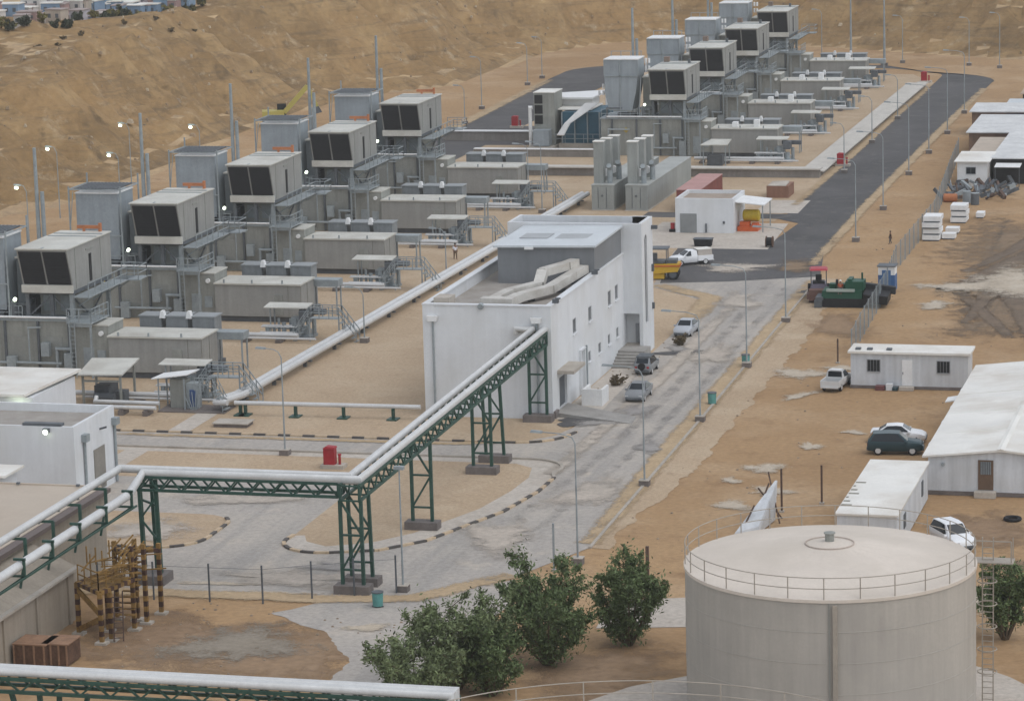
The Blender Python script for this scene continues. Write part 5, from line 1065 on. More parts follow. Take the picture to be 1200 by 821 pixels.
# ------------------------------------------------------------------ lamp posts
def lamp_post(x, y, h, arm, label, lit=False, group='lamp posts along the roads', base=True):
    t = T('lamp_post', label, 'lamp post', (x, y, 0), group)
    pts = [(x, y, .4), (x, y, h*.55), (x, y, h-.5)]
    if arm:
        s = 1 if arm > 0 else -1; pts += [(x+s*.2, y, h-.12), (x+arm*.45, y, h+.08), (x+arm, y, h+.15)]
    MB().tube(pts, [.07, .055, .042]+[.033]*(len(pts)-3), 8).build('pole', M_steel, t)
    if base: MB().box(x-.34, x+.34, y-.34, y+.34, 0, .42).build('plinth', M_conc_d, t); MB().box(x-.36, x+.36, y-.36, y+.36, .42, .46).build('plinth_top', M_conc, t)
    hx = x+(arm or 0); s = (1 if (arm or 0) > 0 else -1)
    hd = MB().hexa([(hx-.05*s, y-.1, h+.08), (hx+.7*s, y-.14, h+.12), (hx+.7*s, y+.14, h+.12), (hx-.05*s, y+.1, h+.08), (hx-.05*s, y-.08, h+.22), (hx+.65*s, y-.1, h+.26), (hx+.65*s, y+.1, h+.26), (hx-.05*s, y+.08, h+.22)]) if arm else MB().box(x-.3, x+.3, y-.15, y+.15, h-.5, h-.3)
    hd = hd.build('lamp_head', M_steel, t)
    if lit: MB().tube([(hx+.3*s, y-.38, h-.15), (hx+.3*s, y-.3, h+.0)], .19, 12).build('lamp_glass', M_lamp, hd)
NTH = ['nearest', 'second', 'third', 'fourth', 'fifth', 'sixth', 'seventh', 'eighth', 'ninth', 'tenth', 'farthest']
for i, (x, y) in enumerate([(-45.35, 182.2), (-45.7, 202.8), (-46.0, 223.2), (-46.3, 243.4), (-46.6, 263.1), (-47.2, 306.5), (-47.5, 327.4), (-48.4, 353.8), (-48.5, 372.0), (-48.6, 390.4), (-49.0, 411.4)]):
    lamp_post(x, y, 8.1, -2.1, 'grey lamp post with arm, %s along the right edge of the main road' % NTH[i])
lamp_post(-54.2, 174.4, 8.0, 0, 'slim lamp post at the near edge of the paved yard beside the pipe bridge legs')
lamp_post(-73.2, 208.3, 7.6, -1.2, 'slim lamp post on the gravel island near the red hose cabinet')
lamp_post(-80.3, 249.9, 4.6, -.9, 'slim lamp post beside the long silver pipe, nearer one of two'); lamp_post(-82.2, 281.7, 4.6, -.9, 'slim lamp post beside the long silver pipe, farther one of two')
for (x, y), w_ in zip([(-55.9, 354.7), (-56.6, 381.0), (-56.8, 404.8)], ('nearest', 'middle', 'farthest')): lamp_post(x, y, 5.6, -.9, '%s slim lamp post between the cable trench and the black road' % w_)
for i, (x, y, h) in enumerate([(-86.2, 328.2, 6.5), (-83.2, 322.3, 7.5)]): lamp_post(x, y, h, -1.0, ('left', 'right')[i]+' slim lamp post beyond the end of the long silver pipe')
for i, (x, y, h) in enumerate([(-115.1, 414.3, 7), (-112.8, 397.5, 5), (-116.2, 443.5, 6), (-116.3, 452.5, 6), (-77.9, 473.5, 8), (-65.7, 473.8, 7), (-55.3, 470.2, 7), (-50.4, 466.6, 8)]):
    lamp_post(x, y, h, -.8, 'faint lamp post by the far loop of the black road, %s from the left' % ('third', 'first', 'second', 'fourth', 'fifth', 'sixth', 'seventh', 'last')[i])
for (x, y), l in zip([(-134.1, 312.1), (-125.3, 283.7), (-125.2, 307.5), (-133.9, 332.5), (-125.0, 331.3)], ('leftmost upper', 'lowest leftmost', 'lower middle', 'upper middle', 'rightmost')):
    lamp_post(x, y, 8.0, -.6, 'lit lamp on a thin pole before the hillside, %s of the five' % l, True, 'lit lamps in front of the hillside', False)
for i, (x, y, h) in enumerate([(-73.9, 476.3, 13), (-67.9, 470.0, 14)]):
    t = T('lightning_mast', 'tall thin mast beyond the far row of turbines, '+('left one', 'right one')[i], 'mast', (x, y, 0), 'thin masts'); MB().tube([(x, y, 0), (x, y, h)], [.2, .07], 8).build('pole', M_steel, t); MB().box(x-.5, x+.5, y-.5, y+.5, 0, .4).build('plinth', M_conc_d, t)

# ------------------------------------------------------------------ vehicles (built about their own centre, nose towards +x)
def paint(name, c, rough=.35): return mat(name, c, rough, .04, .8)
SEDAN = [(-2.25,.38,.84,.86,.70,.74,.68),(-2.12,.26,.93,.97,.80,.83,.73),(-1.6,.22,.95,1.0,.85,.86,.70),(-.95,.2,.95,1.40,.86,.86,.57),(-.1,.2,.93,1.45,.86,.86,.60),(.35,.2,.92,1.41,.86,.86,.60),(1.05,.2,.90,.98,.86,.86,.70),(1.85,.22,.78,.86,.84,.84,.66),(2.15,.28,.66,.72,.77,.78,.60),(2.25,.36,.55,.58,.70,.72,.55)]
SUV = [(-2.2,.42,.95,1.0,.74,.78,.70),(-2.12,.34,1.05,1.2,.82,.85,.66),(-1.75,.30,1.08,1.70,.87,.88,.66),(-.5,.3,1.05,1.76,.88,.88,.68),(.3,.3,1.04,1.72,.88,.88,.66),(1.0,.3,1.02,1.12,.88,.88,.72),(1.9,.32,.95,1.02,.86,.86,.70),(2.15,.36,.82,.88,.80,.80,.64),(2.22,.42,.7,.72,.74,.75,.6)]
PICK = [(-.55,.34,1.0,1.02,.80,.82,.70),(-.5,.32,1.02,1.55,.84,.85,.66),(.15,.32,1.0,1.60,.85,.85,.66),(.4,.32,1.0,1.56,.85,.85,.65),(1.05,.32,.98,1.06,.85,.85,.70),(1.95,.34,.9,.98,.84,.84,.68),(2.2,.38,.78,.84,.78,.78,.62),(2.28,.44,.66,.7,.72,.73,.58)]
def loft(S, mid=.35):
    b = MB(); n = 8
    for (x, zb, zl, zt, wb, wl, wt) in S:
        zs = zb+(zl-zb)*mid
        b.v += [(x, -wb*.85, zb), (x, -wb, zs), (x, -wl, zl), (x, -wt, zt), (x, wt, zt), (x, wl, zl), (x, wb, zs), (x, wb*.85, zb)]
    for i in range(len(S)-1):
        for j in range(n): b.f.append((i*n+j, i*n+(j+1) % n, (i+1)*n+(j+1) % n, (i+1)*n+j)[::-1]); b.m.append(0)
    b.f.append(tuple(range(n))); b.f.append(tuple((len(S)-1)*n+n-1-j for j in range(n))); b.m += [0, 0]
    return b
def panel(b, pts, inset, out):
    c = sum((Vector(p) for p in pts), Vector())/len(pts); n = (Vector(pts[1])-Vector(pts[0])).cross(Vector(pts[2])-Vector(pts[0])).normalized()*out
    b.add([Vector(p).lerp(c, inset)+n for p in pts], [tuple(range(len(pts)))])
def wheel(t, x, y, r, w, side):
    wh = MB().tube([(x, y-w/2, r), (x, y-w/2+.03, r), (x, y+w/2-.03, r), (x, y+w/2, r)], [r*.9, r, r, r*.9], 20).build('wheel', M_black, t)
    MB().tube([(x, y+side*(w/2-.02), r), (x, y+side*(w/2+.015), r)], r*.62, 14).build('rim', M_silver if r < .5 else M_steel_d, wh)
def car(name, label, cat, x, y, heading, S, pm, r=.31, axles=(-1.35, 1.35), sc=.87, rear_g=(2, 3), front_g=None, roofi=None, glass=M_glass):
    t = T(name, label, cat, (x, y, .02), None, R(heading), True); t.scale = (sc, sc, sc)
    body = loft(S).build('body', pm, t, smooth=True)
    top = lambda i, s: (S[i][0], s*S[i][6], S[i][3]); bel = lambda i, s: (S[i][0], s*(S[i][5]), S[i][2])
    fi = front_g; ri = rear_g
    b = MB(); panel(b, [top(fi[0], -1), top(fi[1], -1), top(fi[1], 1), top(fi[0], 1)], .09, .012); b.build('windscreen', glass, t)
    if ri: b = MB(); panel(b, [top(ri[0], -1), top(ri[1], -1), top(ri[1], 1), top(ri[0], 1)], .1, .012); b.build('rear_window', glass, t)
    r0, r1 = (ri[1] if ri else fi[0]-1), fi[0]
    for s in (-1, 1):
        b = MB(); mids = list(range(r0, r1+1))
        pts = [bel(ri[0] if ri else r0, s)]+[bel(fi[1], s)]+[top(i, s) for i in reversed(mids)]
        pts = [(p[0], p[1], p[2]+(.03 if k < 2 else 0)) for k, p in enumerate(pts)]
        c = sum((Vector(p) for p in pts), Vector())/len(pts)
        q = [Vector(p).lerp(c, .12)+Vector((0, s*.03, .008)) for p in pts]; b.add(q, [tuple(range(len(q))) if s < 0 else tuple(range(len(q)-1, -1, -1))]); b.build('side_window', glass, t)
    for ax in axles:
        for s in (-1, 1): wheel(t, ax, s*.74, r, .22, s)
    xf = S[-2]; xr = S[0]
    for s in (-1, 1):
        MB().box(xf[0]-.14, xf[0]+.07, s*.6-.14, s*.6+.14, xf[2]-.12, xf[2]+.01).build('headlight', M_silver, t)
        MB().box(xr[0]-.02, xr[0]+.12, s*.6-.12, s*.6+.12, xr[2]-.22, xr[2]-.02).build('tail_light', M_red, t)
        MB().box(S[front_g[1]][0]-.25, S[front_g[1]][0]-.08, s*.95-.1, s*.95+.1, S[front_g[1]][2]-.02, S[front_g[1]][2]+.13).build('mirror', pm, t)
    MB().box(S[-1][0]-.06, S[-1][0]+.06, -.7, .7, S[-1][1]-.05, S[-1][1]+.14).build('front_bumper', M_steel_d, t); MB().box(xr[0]-.06, xr[0]+.06, -.7, .7, xr[1]-.05, xr[1]+.16).build('rear_bumper', M_steel_d, t)
    return t
P_grey = paint('car_paint_grey', (.22, .23, .24)); P_silver = paint('car_paint_silver', (.42, .44, .47)); P_white = paint('car_paint_white', (.76, .77, .78)); P_teal = paint('car_paint_dark_teal', (.03, .06, .07)); P_dark = paint('car_paint_dark', (.07, .075, .08))
car('parked_car', 'grey sedan facing us, nearest of three cars along the control building', 'car', -52.3, 230.7, -90, SEDAN, P_grey, front_g=(5, 6))
t = car('parked_car', 'small grey off-road car with a black spare wheel on its back, behind the grey sedan', 'car', -53.9, 240.8, 90, SUV, P_grey, .35, (-1.3, 1.3), .8, (1, 2), (4, 5))
MB().tube([(-2.5, 0, .95), (-2.24, 0, .95)], .36, 18).build('spare_wheel', M_black, t); MB().box(-1.7, .3, -.7, .7, 1.76, 1.82).build('roof_rack', M_steel_d, t)
car('parked_car', 'silver sedan facing us, parked beyond the entrance of the control building', 'car', -54.0, 256.9, -92, SEDAN, P_silver, front_g=(5, 6))
car('parked_car', 'white sedan parked side on behind the dark teal off-road car', 'car', -30.7, 218.6, 4, SEDAN, P_white, front_g=(5, 6))
car('parked_car', 'dark teal off-road car parked side on in the sandy yard by the warehouse', 'car', -30.4, 214.9, 6, SUV, P_teal, .36, (-1.35, 1.35), .88, (1, 2), (4, 5))
car('parked_car', 'white estate car half hidden behind the rim of the big tank', 'car', -23.35, 189.9, -58, SUV, P_white, .35, (-1.35, 1.35), .88, (1, 2), (4, 5))
def bed(t, pm, cover=False):
    MB().box(-2.3, -.55, -.82, .82, .45, .62).build('bed_floor', M_steel_d, t)
    b = MB().box(-2.3, -.58, -.85, -.78, .45, 1.02).box(-2.3, -.58, .78, .85, .45, 1.02).box(-.66, -.58, -.78, .78, .62, 1.0); b.build('bed_side', pm, t)
    MB().box(-2.36, -2.28, -.82, .82, .5, 1.0).build('tailgate', pm, t); MB().box(-2.45, -2.36, -.8, .8, .38, .52).build('rear_step', M_silver, t)
    if cover:
        MB().hexa([(-2.25, -.8, 1.0), (-.6, -.8, 1.0), (-.6, .8, 1.0), (-2.25, .8, 1.0), (-2.2, -.7, 1.62), (-.65, -.7, 1.62), (-.65, .7, 1.62), (-2.2, .7, 1.62)]).build('canvas_cover', mat('beige_canvas', (.42, .38, .34), .9, .1, 1), t)
        MB().box(-2.24, -.6, -.74, .74, 1.62, 1.68).build('cover_roof', M_roofw, t)
t = car('pickup_truck', 'white pickup with a beige covered bed on the black apron', 'pickup', -60.8, 291.6, 212, PICK, P_white, .34, (-1.45, 1.4), .88, None, (3, 4)); bed(t, P_white, True)
t = car('pickup_truck', 'silver white pickup seen from behind beside the site cabin', 'pickup', -38.0, 236.6, 84, PICK, paint('car_paint_pearl', (.58, .58, .57)), .34, (-1.45, 1.4), .88, (0, 1), (3, 4)); bed(t, paint('car_paint_pearl', (.58, .58, .57)))
MB().box(-.5, .3, -.5, .5, 1.6, 1.64).build('roof_bar', M_whiter, t)

# ------------------------------------------------------------------ road building machines
P_yel = paint('machine_yellow', (.52, .32, .03), .5); P_gr = paint('machine_green', (.012, .07, .04), .5); P_red = paint('machine_red', (.36, .035, .05), .5); P_brn = mat('machine_brown', (.14, .08, .065), .7, .2, 1)
t = T('road_roller', 'yellow road roller with a dark canopy half hidden by the stair tower', 'roller', (-61.6, 283.4, 0), None, R(6), True); t.scale = (.9, .9, .9)
MB().hexa([(-2.2, -.95, .6), (1.5, -.95, .9), (1.5, .95, .9), (-2.2, .95, .6), (-2.2, -.9, 1.65), (1.7, -.9, 1.75), (1.7, .9, 1.75), (-2.2, .9, 1.65)]).build('body', P_yel, t)
MB().box(-2.1, 1.75, -.98, .98, 1.42, 1.58).build('stripe', mat('machine_orange_stripe', (.45, .12, .03), .5), t)
MB().box(-2.0, .1, -.8, .8, .15, .7).build('underbody', P_yel, t)
for y in (-.55, .55): wheel(t, 1.0, y, .62, .6, 1 if y > 0 else -1); 
MB().tube([(-1.7, -.95, .62), (-1.7, .95, .62)], .62, 22).build('drum', M_steel_d, t)
MB().box(-1.5, .2, -.75, .75, 1.75, 2.0).box(-1.2, -.7, -.3, .3, 2.0, 2.7).box(.3, 1.4, -.7, .7, 1.75, 2.1).build('seat_deck', M_steel_d, t)
b = MB()
for x in (-1.6, .35):
    for y in (-.8, .8): b.bar((x, y, 1.7), (x, y, 3.2), .09)
b.each('canopy_post', M_steel_d, t); MB().box(-1.8, .55, -.95, .95, 3.2, 3.32).build('canopy', M_steel_d, t)
t = T('asphalt_paver', 'dark green asphalt paver with a black hopper standing at the road edge', 'paver', (-42.4, 271.6, 0), None, R(2), True); t.scale = (.95, .95, .95)
for s in (-1, 1):
    tr = MB().extr([(-2.6, .25), (-2.3, .02), (1.3, .02), (1.7, .25), (1.7, .65), (1.3, .85), (-2.3, .85), (-2.6, .65)], 'y', s*1.0-.25, s*1.0+.25).build('track', M_black, t)
MB().hexa([(-2.5, -1.2, .8), (1.3, -1.2, .8), (1.3, 1.2, .8), (-2.5, 1.2, .8), (-2.4, -1.1, 1.55), (1.2, -1.1, 1.6), (1.2, 1.1, 1.6), (-2.4, 1.1, 1.55)]).build('chassis', P_gr, t)
MB().box(-.3, 1.4, -.9, .9, 1.6, 2.4).box(-1.9, -.3, .1, .9, 1.55, 2.0).build('engine_cover', P_gr, t)
MB().tube([(1.1, .6, 2.4), (1.1, .6, 3.0)], .09, 8).box(-.1, .3, -.8, .8, 2.4, 2.6).build('exhaust', P_gr, t)
MB().box(-2.0, .6, -1.3, -1.1, 1.5, 1.75).build('side_panel', mat('pale_green_panel', (.33, .38, .34), .5), t)
MB().box(-3.1, -2.4, -1.6, 1.6, .05, .7).box(-3.0, -2.3, -1.5, 1.5, .7, 1.0).build('screed', M_steel_d, t)
MB().hexa([(1.5, -1.5, .5), (3.6, -1.5, .35), (3.6, 1.5, .35), (1.5, 1.5, .5), (1.4, -1.6, 1.35), (3.7, -1.6, 1.15), (3.7, 1.7, 1.3), (1.4, 1.7, 1.5)]).build('hopper', M_dark, t)
MB().hexa([(1.0, .9, 1.3), (4.1, 1.0, .9), (4.1, 1.7, .9), (1.0, 1.7, 1.3), (1.0, 1.0, 1.95), (4.1, 1.1, 1.55), (4.1, 1.75, 1.55), (1.0, 1.75, 1.95)]).build('hopper_wing', M_dark, t)
MB().tube([(-1.2, -.5, 2.3), (-1.0, -.5, 2.3)], .25, 12).bar((-1.3, -.5, 1.55), (-1.1, -.5, 2.3), .08).build('steering_wheel', M_black, t)
t = T('road_roller', 'red canopied road roller standing left behind the green paver', 'roller', (-45.6, 274.4, 0), None, R(-80), True); t.scale = (.9, .9, .9)
MB().tube([(1.6, -1.0, .68), (1.6, 1.0, .68)], .68, 24).build('drum', P_brn, t)
MB().box(.85, 2.5, -1.2, -1.02, .45, .95).box(.85, 2.5, 1.02, 1.2, .45, .95).box(2.3, 2.5, -1.02, 1.02, .3, 1.35).box(.8, 1.0, -1.02, 1.02, .5, 1.2).build('drum_frame', P_brn, t)
MB().hexa([(-2.2, -.85, .7), (.6, -.85, .7), (.6, .85, .7), (-2.2, .85, .7), (-2.1, -.75, 1.5), (.5, -.8, 1.6), (.5, .8, 1.6), (-2.1, .75, 1.5)]).build('body', mat('machine_purple_grey', (.16, .14, .18), .5), t)
for y in (-.85, .85): wheel(t, -1.4, y, .68, .45, 1 if y > 0 else -1)
MB().box(-.6, .4, -.6, .6, 1.6, 1.85).box(-.7, -.5, -.3, .3, 1.85, 2.4).build('seat', M_dark, t)
b = MB()
for x in (-.9, .6):
    for y in (-.75, .75): b.bar((x, y, 1.5), (x, y, 3.0), .08)
b.each('canopy_post', M_steel_d, t); MB().hexa([(-1.1, -.9, 3.0), (.9, -.9, 3.0), (.9, .9, 3.0), (-1.1, .9, 3.0), (-.9, -.75, 3.16), (.7, -.75, 3.16), (.7, .75, 3.16), (-.9, .75, 3.16)]).build('canopy', P_red, t)
t = T('portable_toilet', 'small blue cabin with a white top behind the mesh fence near the paver', 'portable cabin', (-40.2, 279.6, 0), None, 0, True)
MB().box(-.75, .75, -.75, .75, .05, 1.5).build('lower_wall', paint('cabin_blue', (.05, .12, .27), .6), t); MB().box(-.74, .74, -.74, .74, 1.5, 2.25).build('upper_wall', M_whiter, t)
MB().box(-.85, .85, -.85, .85, 2.25, 2.34).build('roof', M_steel_d, t); MB().box(-.4, .4, -.79, -.75, .15, 1.95).build('door', paint('cabin_blue_door', (.07, .15, .30), .6), t)
t = T('excavator', 'yellow excavator with raised arm at the foot of the hillside behind the exhaust ducts', 'excavator', (-138, 395, 0), None, R(20), True)
for s in (-1, 1): MB().extr([(-1.9, .3), (-1.6, 0), (1.6, 0), (1.9, .3), (1.9, .6), (1.5, .85), (-1.5, .85), (-1.9, .6)], 'y', s*1.05-.3, s*1.05+.3).build('track', M_black, t)
P_ex = paint('excavator_yellow', (.42, .36, .10), .5)
MB().box(-1.9, 1.0, -1.2, 1.2, 1.0, 2.1).build('body', P_ex, t); MB().box(.1, 1.3, .2, 1.2, 1.4, 2.9).build('cab', M_glass, t)
MB().bar((1.0, -.3, 1.8), (4.2, -.3, 5.2), .45, .6).build('boom', P_ex, t); MB().bar((4.2, -.3, 5.3), (5.4, -.3, 2.4), .35, .45).build('stick', P_ex, t)
MB().hexa([(5.1, -.8, 1.5), (6.0, -.8, 1.7), (6.0, .2, 1.7), (5.1, .2, 1.5), (5.1, -.8, 2.4), (5.6, -.8, 2.5), (5.6, .2, 2.5), (5.1, .2, 2.4)]).build('bucket', M_steel_d, t)

# ------------------------------------------------------------------ tyres and small things on the ground
def tyre(label, x, y, r=.4):
    t = T('old_tyre', label, 'tyre', (x, y, 0), 'old tyres')
    n = 20; b = MB()
    for i in range(n):
        a = 2*math.pi*i/n
        for (rr_, z) in ((r*.55, .06), (r*.9, .03), (r, .12), (r*.9, .23), (r*.55, .2)): b.v.append((x+rr_*math.cos(a), y+rr_*math.sin(a), z))
    for i in range(n):
        for j in range(5): b.f.append((i*5+j, ((i+1) % n)*5+j, ((i+1) % n)*5+(j+1) % 5, i*5+(j+1) % 5)); b.m.append(0)
    b.build('tyre', M_black, t, smooth=True)
tyre('black tyre lying on the sand below the warehouse door', -20.4, 197.0, .6)
t = T('goods_pile', 'small pile of coloured goods against the site cabin wall', 'pile', (-34.3, 236.2, 0))
MB().box(-34.9, -34.2, 235.8, 236.4, .02, .35).build('box', mat('maroon_box', (.15, .06, .06), .7), t); MB().box(-34.1, -33.6, 235.9, 236.4, .02, .5).build('sack', M_white, t); MB().box(-33.6, -33.2, 235.8, 236.3, .02, .25).build('tub', P_teal, t)
rn = random.Random(21); b = MB()
for i in range(260):
    if i < 120: x, y = rn.uniform(-45, -28), rn.uniform(180, 330)
    elif i < 200: x, y = rn.uniform(-68, -48), rn.uniform(156, 171)
    else: x, y = rn.uniform(-57, -53.4), rn.uniform(232, 256)
    s = rn.uniform(.03, .1); b.hexa([(x-s, y-s, 0), (x+s, y-s*.8, 0), (x+s*.9, y+s, 0), (x-s, y+s*.9, 0), (x-s*.6, y-s*.5, s), (x+s*.5, y-s*.6, s*.8), (x+s*.6, y+s*.4, s*.9), (x-s*.4, y+s*.6, s)])
tag(b.build('loose_stones', mat('loose_stone', (.27, .21, .15), .9, .25, 1)), 'loose stones scattered over the sandy ground', 'stones', kind='stuff')
b = MB()
for i in range(2600):
    x, y = rn.uniform(-165, -20), rn.uniform(300, 540); d = foot_dist(x, y)
    if not .5 < d < 48: continue
    z = hz(x, y); s = rn.uniform(.07, .22)*(2.2 if rn.random() < .06 else 1); b.hexa([(x-s, y-s, z-.2), (x+s, y-s*.8, z-.2), (x+s*.9, y+s, z-.2), (x-s, y+s*.9, z-.2), (x-s*.6, y-s*.5, z+s*.8), (x+s*.5, y-s*.6, z+s*.6), (x+s*.6, y+s*.4, z+s*.7), (x-s*.4, y+s*.6, z+s*.8)], rn.choice((0, 0, 1)))
tag(b.build('hillside_rocks', [mat('hill_rock', (.27, .20, .13), .95, .3, .6), mat('pale_hill_rock', (.42, .34, .24), .95, .2, .6)]), 'loose rocks lying on the cut hillside', 'rocks', kind='stuff')


# ------------------------------------------------------------------ people
M_skin = mat('skin', (.22, .12, .08), .6)
def person(label, x, y, heading, shirt, trousers, z=0, sit=False, sc=.9, hat=None):
    t = T('person', label, 'person', (x, y, z), 'people', R(heading), True); t.scale = (sc, sc, sc)
    J = dict(pel=(0, 0, .95), che=(0, 0, 1.32), nek=(0, 0, 1.5), hed=(.02, 0, 1.66), top=(.01, 0, 1.76))
    for s, k in ((1, 'l'), (-1, 'r')):
        st = .12*s
        if sit: J.update({'hip'+k: (.02, .1*s, .92), 'kne'+k: (.45, .14*s, .9), 'ank'+k: (.5, .14*s, .48), 'toe'+k: (.68, .14*s, .44)})
        else: J.update({'hip'+k: (0, .1*s, .9), 'kne'+k: (st*.8+.04, .11*s, .5), 'ank'+k: (st*1.4, .11*s, .09), 'toe'+k: (st*1.4+.2, .12*s, .04)})
        J.update({'sho'+k: (0, .19*s, 1.42), 'elb'+k: (-st*.6-.02, .25*s, 1.14), 'wri'+k: (.1-st*.6, .24*s, .92), 'han'+k: (.14-st*.6, .24*s, .80)})
    rad = dict(pel=.15, che=.15, nek=.06, hed=.105, top=.08, hip=.095, kne=.07, ank=.05, toe=.045, sho=.075, elb=.05, wri=.035, han=.045)
    names = list(J); idx = {n: i for i, n in enumerate(names)}
    E = [('pel', 'che'), ('che', 'nek'), ('nek', 'hed'), ('hed', 'top')]
    for k in 'lr': E += [('pel', 'hip'+k), ('hip'+k, 'kne'+k), ('kne'+k, 'ank'+k), ('ank'+k, 'toe'+k), ('che', 'sho'+k), ('sho'+k, 'elb'+k), ('elb'+k, 'wri'+k), ('wri'+k, 'han'+k)]
    def skin(nm, keep, mt, grow=1.0):
        me = bpy.data.meshes.new(nm); ks = [n for n in names if n[:3] in keep]; ix = {n: i for i, n in enumerate(ks)}
        me.from_pydata([J[n] for n in ks], [(ix[a], ix[c]) for a, c in E if a in ix and c in ix], [])
        o = bpy.data.objects.new(nm, me); col.objects.link(o); o.parent = t; md = o.modifiers.new('skin', 'SKIN')
        for i, n in enumerate(ks): me.skin_vertices[0].data[i].radius = (rad[n[:3]]*grow,)*2
        me.skin_vertices[0].data[0].use_root = True
        o.modifiers.new('smooth', 'SUBSURF').levels = 1; o.modifiers['smooth'].render_levels = 1; me.materials.append(mt); return o
    skin('body', set(rad), M_skin)
    skin('shirt', {'pel', 'che', 'sho', 'elb'}, shirt, 1.13); skin('trousers', {'pel', 'hip', 'kne', 'ank'}, trousers, 1.14)
    h = MB()
    for i in range(6): pass
    hh = MB().tube([(.0, 0, 1.70), (.0, 0, 1.76), (.0, 0, 1.81), (.0, 0, 1.84)], [.125, .12, .09, .03], 12).build('hard_hat' if hat else 'hair', hat or M_black, t, smooth=True)
person('person in a white shirt and brown trousers walking beside the long silver pipe', -84.3, 292.2, -60, paint('white_cloth', (.62, .62, .66), .9), mat('brown_cloth', (.13, .09, .06), .9))
person('driver in orange with a white hat sitting on the green paver', -43.1, 270.9, -90, mat('orange_cloth', (.42, .10, .05), .9), P_dark, .85, True, .85, M_whiter)
person('person in dark clothes standing on the sand strip beside the mesh fence', -43.6, 305.3, 200, mat('dark_brown_cloth', (.07, .05, .04), .9), P_dark, 0, False, .72)

# ------------------------------------------------------------------ shrubs
def leaf_mat(name, c):
    mt = mat(name, c, .7, .45, 1.3, fine=3); mt.node_tree.nodes['Principled BSDF'].inputs['Specular IOR Level'].default_value = .2; return mt
M_leaf = leaf_mat('oleander_leaf', (.115, .155, .065)); M_leaf2 = leaf_mat('olive_leaf', (.14, .172, .08)); M_bark = mat('shrub_bark', (.12, .09, .06), .9)
def shrub(name, label, cat, x, y, r, h, n, seed, lm=M_leaf, z0=0, ls=.2, group=None, stems=17, ground=0):
    rn = random.Random(seed); t = T(name, label, cat, (x, y, ground), group); b = MB(); tips = []
    for i in range(stems):
        a = 2*math.pi*i/stems+rn.uniform(-.3, .3); k = rn.uniform(.25, 1)**.7; hh = h*(1-.38*k*k)*rn.uniform(.7, 1.15)
        p0 = Vector((x+.12*math.cos(a), y+.12*math.sin(a), ground-.05)); p1 = Vector((x+r*.55*k*math.cos(a), y+r*.55*k*math.sin(a), ground+hh*.5)); p2 = Vector((x+r*.85*k*math.cos(a), y+r*.85*k*math.sin(a), ground+hh*.95))
        b.tube([p0, p1, p2], [.07, .04, .012], 5); tips.append((p0, p1, p2))
        for j in range(5):
            f = rn.uniform(.3, 1); q = p1.lerp(p2, f) if rn.random() < .7 else p0.lerp(p1, rn.uniform(.5, 1)); e = q+Vector((rn.uniform(-1, 1)*r*.4, rn.uniform(-1, 1)*r*.4, rn.uniform(.05, .5)*h*.3)); b.tube([q, e], [.03, .01], 4); tips.append((q, q.lerp(e, .5), e))
    b.build('stems', M_bark, t)
    L = MB()
    for i in range(n):
        p0, p1, p2 = rn.choice(tips); f = rn.uniform(.0, 1)
        c = p0.lerp(p1, f*2) if f < .5 else p1.lerp(p2, f*2-1)
        if c.z-ground < h*.08+z0: c = p1.lerp(p2, rn.random())
        g = .30*r*(.25+.75*rn.random())*(.95 if f < .6 else .36); c = c+Vector((rn.gauss(0, g*.42), rn.gauss(0, g*.42), rn.gauss(0, g*.5)))
        c.z = max(c.z, ground+.12); s = ls*rn.uniform(.6, 1.35); d = Vector((rn.gauss(0, 1), rn.gauss(0, 1), rn.gauss(.6, .8))).normalized(); sd_ = d.cross(Vector((rn.gauss(0, 1), rn.gauss(0, 1), rn.gauss(0, 1)))).normalized()*s*.34; d = d*s
        L.add([c-d, c+sd_, c+d, c-sd_], [(0, 1, 2, 3)])
    L.build('foliage', lm, t); return t
shrub('shrub', 'dense dark green shrub standing alone just left of the big tank', 'shrub', -38.4, 165.6, 2.5, 5.4, 12500, 1, ls=.135, group='shrubs by the path')
shrub('shrub', 'tall bushy shrub with a bare grey post behind it, second from the tank', 'shrub', -42.0, 161.2, 3.0, 6.2, 15500, 2, ls=.135, group='shrubs by the path')
shrub('shrub', 'olive green shrub in the middle of the left hand clump', 'shrub', -45.6, 156.0, 3.2, 6.0, 15000, 3, M_leaf2, ls=.135, group='shrubs by the path')
shrub('shrub', 'low spreading shrub at the left end of the clump, behind the lower bridge', 'shrub', -46.4, 151.0, 2.9, 5.0, 11500, 5, M_leaf2, ls=.135, group='shrubs by the path')
shrub('shrub', 'dark shrub low between the two middle shrubs of the clump', 'shrub', -43.6, 155.2, 2.2, 4.0, 10000, 8, ls=.135, group='shrubs by the path')
shrub('shrub', 'dark green bush right of the big tank behind its ladder', 'shrub', -18.0, 170.2, 2.1, 4.6, 9500, 7, ls=.135, group='shrubs by the path', z0=.6)
for i, (x, y, l) in enumerate([(-55.0, 235.2, 'dry brown bush beside the off-road car at the control building'), (-53.4, 251.8, 'dry brown bush at the kerb in front of the silver sedan')]):
    shrub('dry_bush', l, 'bush', x, y, .8, .9, 500, 30+i, mat('dry_leaf', (.12, .09, .05), .9, .3, 2), ls=.14, group='dry bushes', stems=6)

